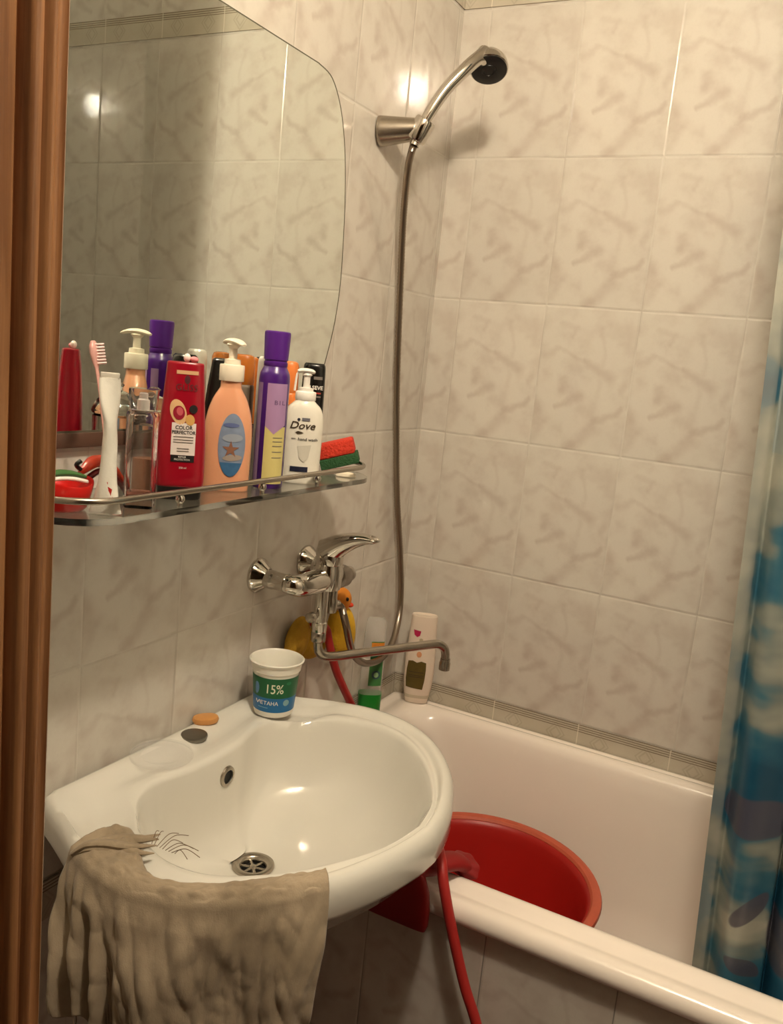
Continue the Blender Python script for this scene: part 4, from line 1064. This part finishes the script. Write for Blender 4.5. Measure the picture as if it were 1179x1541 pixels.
b = MB(); b.add(*blob((.050, -.356, .920), (.011, .008, .0055))); b.build('beak', mat('red_orange_beak', lin(208, 60, 24), 0.5), hd_)
b = MB(); b.add(*blob((.0560, -.3735, .936), (.0035, .0035, .004))); b.build('eye', M_black, hd_)
b = MB(); b.add(*blob((.021, -.492, .872), (.017, .034, .045), tilt=.2)); b.add(*blob((.021, -.43, .852), (.017, .050, .032))); b.build('wing', mat('mustard_plush', lin(190, 146, 40), 0.85, var=0.2, vscale=40, bump=0.6, bscale=120), t)

# ------------------------------------------------------------------ shower curtain and rod
M_cur = bpy.data.materials.new('printed_vinyl_curtain'); M_cur.use_nodes = True
_N = NT(M_cur); _nt = M_cur.node_tree; _b = _nt.nodes['Principled BSDF']
_uv = _N.n('ShaderNodeUVMap'); _uv.uv_map = 'UVMap'
_su = _N.n('ShaderNodeSeparateXYZ'); _N.l(_uv.outputs[0], _su.inputs[0]); _u, _v = _su.outputs[0], _su.outputs[1]
_mp = _N.n('ShaderNodeMapping'); _N.l(_uv.outputs[0], _mp.inputs[0]); _mp.inputs['Scale'].default_value = (1.0, 1.9, 1)
_w = _N.noise(_mp.outputs[0], 3.2, 3, .5)
_mv = _N.n('ShaderNodeMix', data_type='VECTOR'); _mv.inputs[0].default_value = .12; _N.l(_mp.outputs[0], _mv.inputs[4]); _N.l(_w.outputs['Color'], _mv.inputs[5])
_n = _N.noise(_mv.outputs[1], 6.0, 3, .45).outputs['Fac']
_cr = _N.n('ShaderNodeValToRGB'); _N.l(_n, _cr.inputs[0])
_e = _cr.color_ramp.elements; _e[0].position = .31; _e[0].color = lin(30, 80, 108); _e[1].position = .62; _e[1].color = lin(178, 178, 164)
for _p, _c in ((.42, lin(44, 98, 124)), (.475, lin(72, 114, 130)), (.52, lin(132, 140, 134))):
    _x = _e.new(_p); _x.color = _c
_col = _cr.outputs[0]
def ellm(cx, cz, rx, rz, rot=0.0):
    c, s = math.cos(rot), math.sin(rot)
    px = _N.m('SUBTRACT', _u, cx); pz = _N.m('SUBTRACT', _v, cz)
    X = _N.m('DIVIDE', _N.m('ADD', _N.m('MULTIPLY', px, c), _N.m('MULTIPLY', pz, s)), rx)
    Z = _N.m('DIVIDE', _N.m('SUBTRACT', _N.m('MULTIPLY', pz, c), _N.m('MULTIPLY', px, s)), rz)
    return _N.ss(_N.m('ADD', _N.m('MULTIPLY', X, X), _N.m('MULTIPLY', Z, Z)), .8, 1.1, 1, 0)
M_pat = lin(88, 84, 98)
for a in ((.165, 1.135, .055, .020, .35), (.11, .845, .075, .030, 0.05), (.21, .67, .06, .042, -.3), (.12, .71, .035, .014, .8), (.20, 1.46, .04, .05, .3), (.14, 1.40, .03, .012, .4), (.40, 1.1, .08, .025, .3), (.55, .8, .09, .03, -.2), (.12, .62, .03, .012, -.5)):
    _col = _N.mix(_N.m('MULTIPLY', ellm(*a), .85), _col, M_pat)
# pale upper strip of print
_st = _N.m('MULTIPLY', _N.m('MULTIPLY', _N.ss(_v, 1.347, 1.349), _N.ss(_v, 1.48, 1.40, 0, 1)), 0.0)
_band = _N.m('MULTIPLY', _N.m('GREATER_THAN', _v, 1.345), _N.m('MULTIPLY', _N.ss(_v, 1.42, 1.50, 1, 0), _N.m('GREATER_THAN', _u, .045)))
_col = _N.mix(_N.ss(_u, .030, .036, .45, 0), _col, lin(168, 166, 156))
_col = _N.mix(_N.m('MULTIPLY', _band, .8), _col, lin(150, 160, 158))
_N.l(_col, _b.inputs['Base Color']); _b.inputs['Roughness'].default_value = .28
_tr = _N.n('ShaderNodeBsdfTranslucent'); _N.l(_col, _tr.inputs[0])
_ms = _N.n('ShaderNodeMixShader'); _ms.inputs[0].default_value = .10
_out = _nt.nodes['Material Output']; _N.l(_b.outputs[0], _ms.inputs[1]); _N.l(_tr.outputs[0], _ms.inputs[2]); _N.l(_ms.outputs[0], _out.inputs[0])
NU, NV = 220, 70; ZB, ZT = .43, 2.362
uvs = []
V = []
for j in range(NV + 1):
    z = ZB + (ZT - ZB) * j / NV
    for i in range(NU + 1):
        s = i / NU
        xl = .801 - .046 * (z - .62)
        a = s * 2 * PI * 7.5
        fold = math.sin(a + .35 * math.sin(z * 2.1)) + .35 * math.sin(2.3 * a + 1 + z)
        amp = (.024 + .004 * math.sin(z * 3)) * min(1, .25 + s * 16)
        x = xl + (1.49 - xl) * s + .014 * (math.cos(a + .5) - .88) * min(1, s * 10) + .006
        y = -.583 + amp * fold * .78 + .005 * mn.noise(Vector((s * 14, z * 4, 0)))
        V.append((x, y, z)); uvs.append((s * 1.15, z))
F = [(j * (NU + 1) + i, j * (NU + 1) + i + 1, (j + 1) * (NU + 1) + i + 1, (j + 1) * (NU + 1) + i) for j in range(NV) for i in range(NU)]
me = bpy.data.meshes.new('shower_curtain'); me.from_pydata(V, [], F)
uvl = me.uv_layers.new(name='UVMap')
for lp in me.loops: uvl.data[lp.index].uv = uvs[lp.vertex_index]
me.polygons.foreach_set('use_smooth', [True] * len(me.polygons)); me.materials.append(M_cur)
cu = thing('shower_curtain', 'blue and white sea-print shower curtain hanging inside the tub', 'curtain', (0, 0, 0))
o = bpy.data.objects.new('curtain_sheet', me); COL.objects.link(o); o.parent = cu
for i in range(9):
    xx = .765 + .09 * i
    b = MB(); R = []
    for k in range(24):
        a = 2 * PI * k / 24; R.append([(xx + .0016 * math.cos(q), -.583 + (.019 + .0016 * math.sin(q)) * math.cos(a), 2.371 + (.019 + .0016 * math.sin(q)) * math.sin(a)) for q in np.linspace(0, 2 * PI, 9)[:-1]])
    R.append(R[0]); vv, ff = rings(R, True, False, False); b.add(vv, ff); b.build('ring', M_white, cu)
rod = thing('curtain_rod', 'straight white rod above the tub carrying the curtain', 'rod', (0, -.583, 2.379))
b = MB(); b.add(*lathe([(.0095, 0.0), (.0095, XR)], 20, 'x', (0, 0, 0))); b.build('tube', M_white, rod)
for xx, s in ((0, 1), (XR, -1)):
    b = MB(); b.add(*lathe([(.024, xx), (.022, xx + s * .006), (.012, xx + s * .014)], 24, 'x', (0, 0, 0))); b.build('flange', M_white, rod)

# ------------------------------------------------------------------ lamp
LX, LY, LZ = .81, -1.325, 2.43
lamp = thing('ceiling_lamp', 'round glass ceiling lamp near the door', 'lamp', (LX, LY, ZC))
M_em = bpy.data.materials.new('lamp_glass'); M_em.use_nodes = True
_nt = M_em.node_tree; _b = _nt.nodes['Principled BSDF']; _b.inputs['Base Color'].default_value = (.9, .85, .75, 1)
_b.inputs['Emission Color'].default_value = (1.0, .895, .725, 1); LAMP = 530.0; _b.inputs['Emission Strength'].default_value = LAMP
b = MB(); b.add(*blob((0, 0, LZ - ZC), (.042, .042, .042), 32, 18)); b.build('lamp_shade', M_em, lamp)
b = MB(); b.add(*lathe([(.055, 0), (.055, -.018), (.044, -.025), (.030, -.034)], 32)); b.build('base', M_white, lamp)

w = bpy.data.worlds.new('World'); SC.world = w; w.use_nodes = True
w.node_tree.nodes['Background'].inputs[0].default_value = (.5, .42, .34, 1); w.node_tree.nodes['Background'].inputs[1].default_value = .05

# ------------------------------------------------------------------ camera
cam = bpy.data.cameras.new('camera'); co = bpy.data.objects.new('camera', cam); COL.objects.link(co)
R = [[0.8804094, 0.46380326, 0.09882216], [-0.16877131, 0.1117087, 0.97930455], [-0.44316535, 0.87886728, -0.17662608]]
M4 = Matrix(((R[0][0], R[1][0], -R[2][0], .87608), (R[0][1], R[1][1], -R[2][1], -1.84420), (R[0][2], R[1][2], -R[2][2], 1.42309), (0, 0, 0, 1)))
co.matrix_world = M4
cam.sensor_fit = 'HORIZONTAL'; cam.sensor_width = 36.0; cam.lens = 1313.06 / 1179 * 36; cam.clip_start = .02
SC.camera = co

SC.view_settings.view_transform = 'Standard'; SC.view_settings.look = 'None'; SC.view_settings.gamma = 1.0
SC.view_settings.exposure = 0.0
try:
    SC.cycles.max_bounces = 14; SC.cycles.transmission_bounces = 12; SC.cycles.glossy_bounces = 6; SC.cycles.caustics_reflective = True; SC.cycles.caustics_refractive = True
    SC.cycles.blur_glossy = 0.3; SC.cycles.sample_clamp_indirect = 200.0; SC.cycles.use_guiding = True; SC.cycles.use_surface_guiding = True; SC.cycles.guiding_training_samples = 64
    SC.cycles.use_denoising = True
except Exception: pass
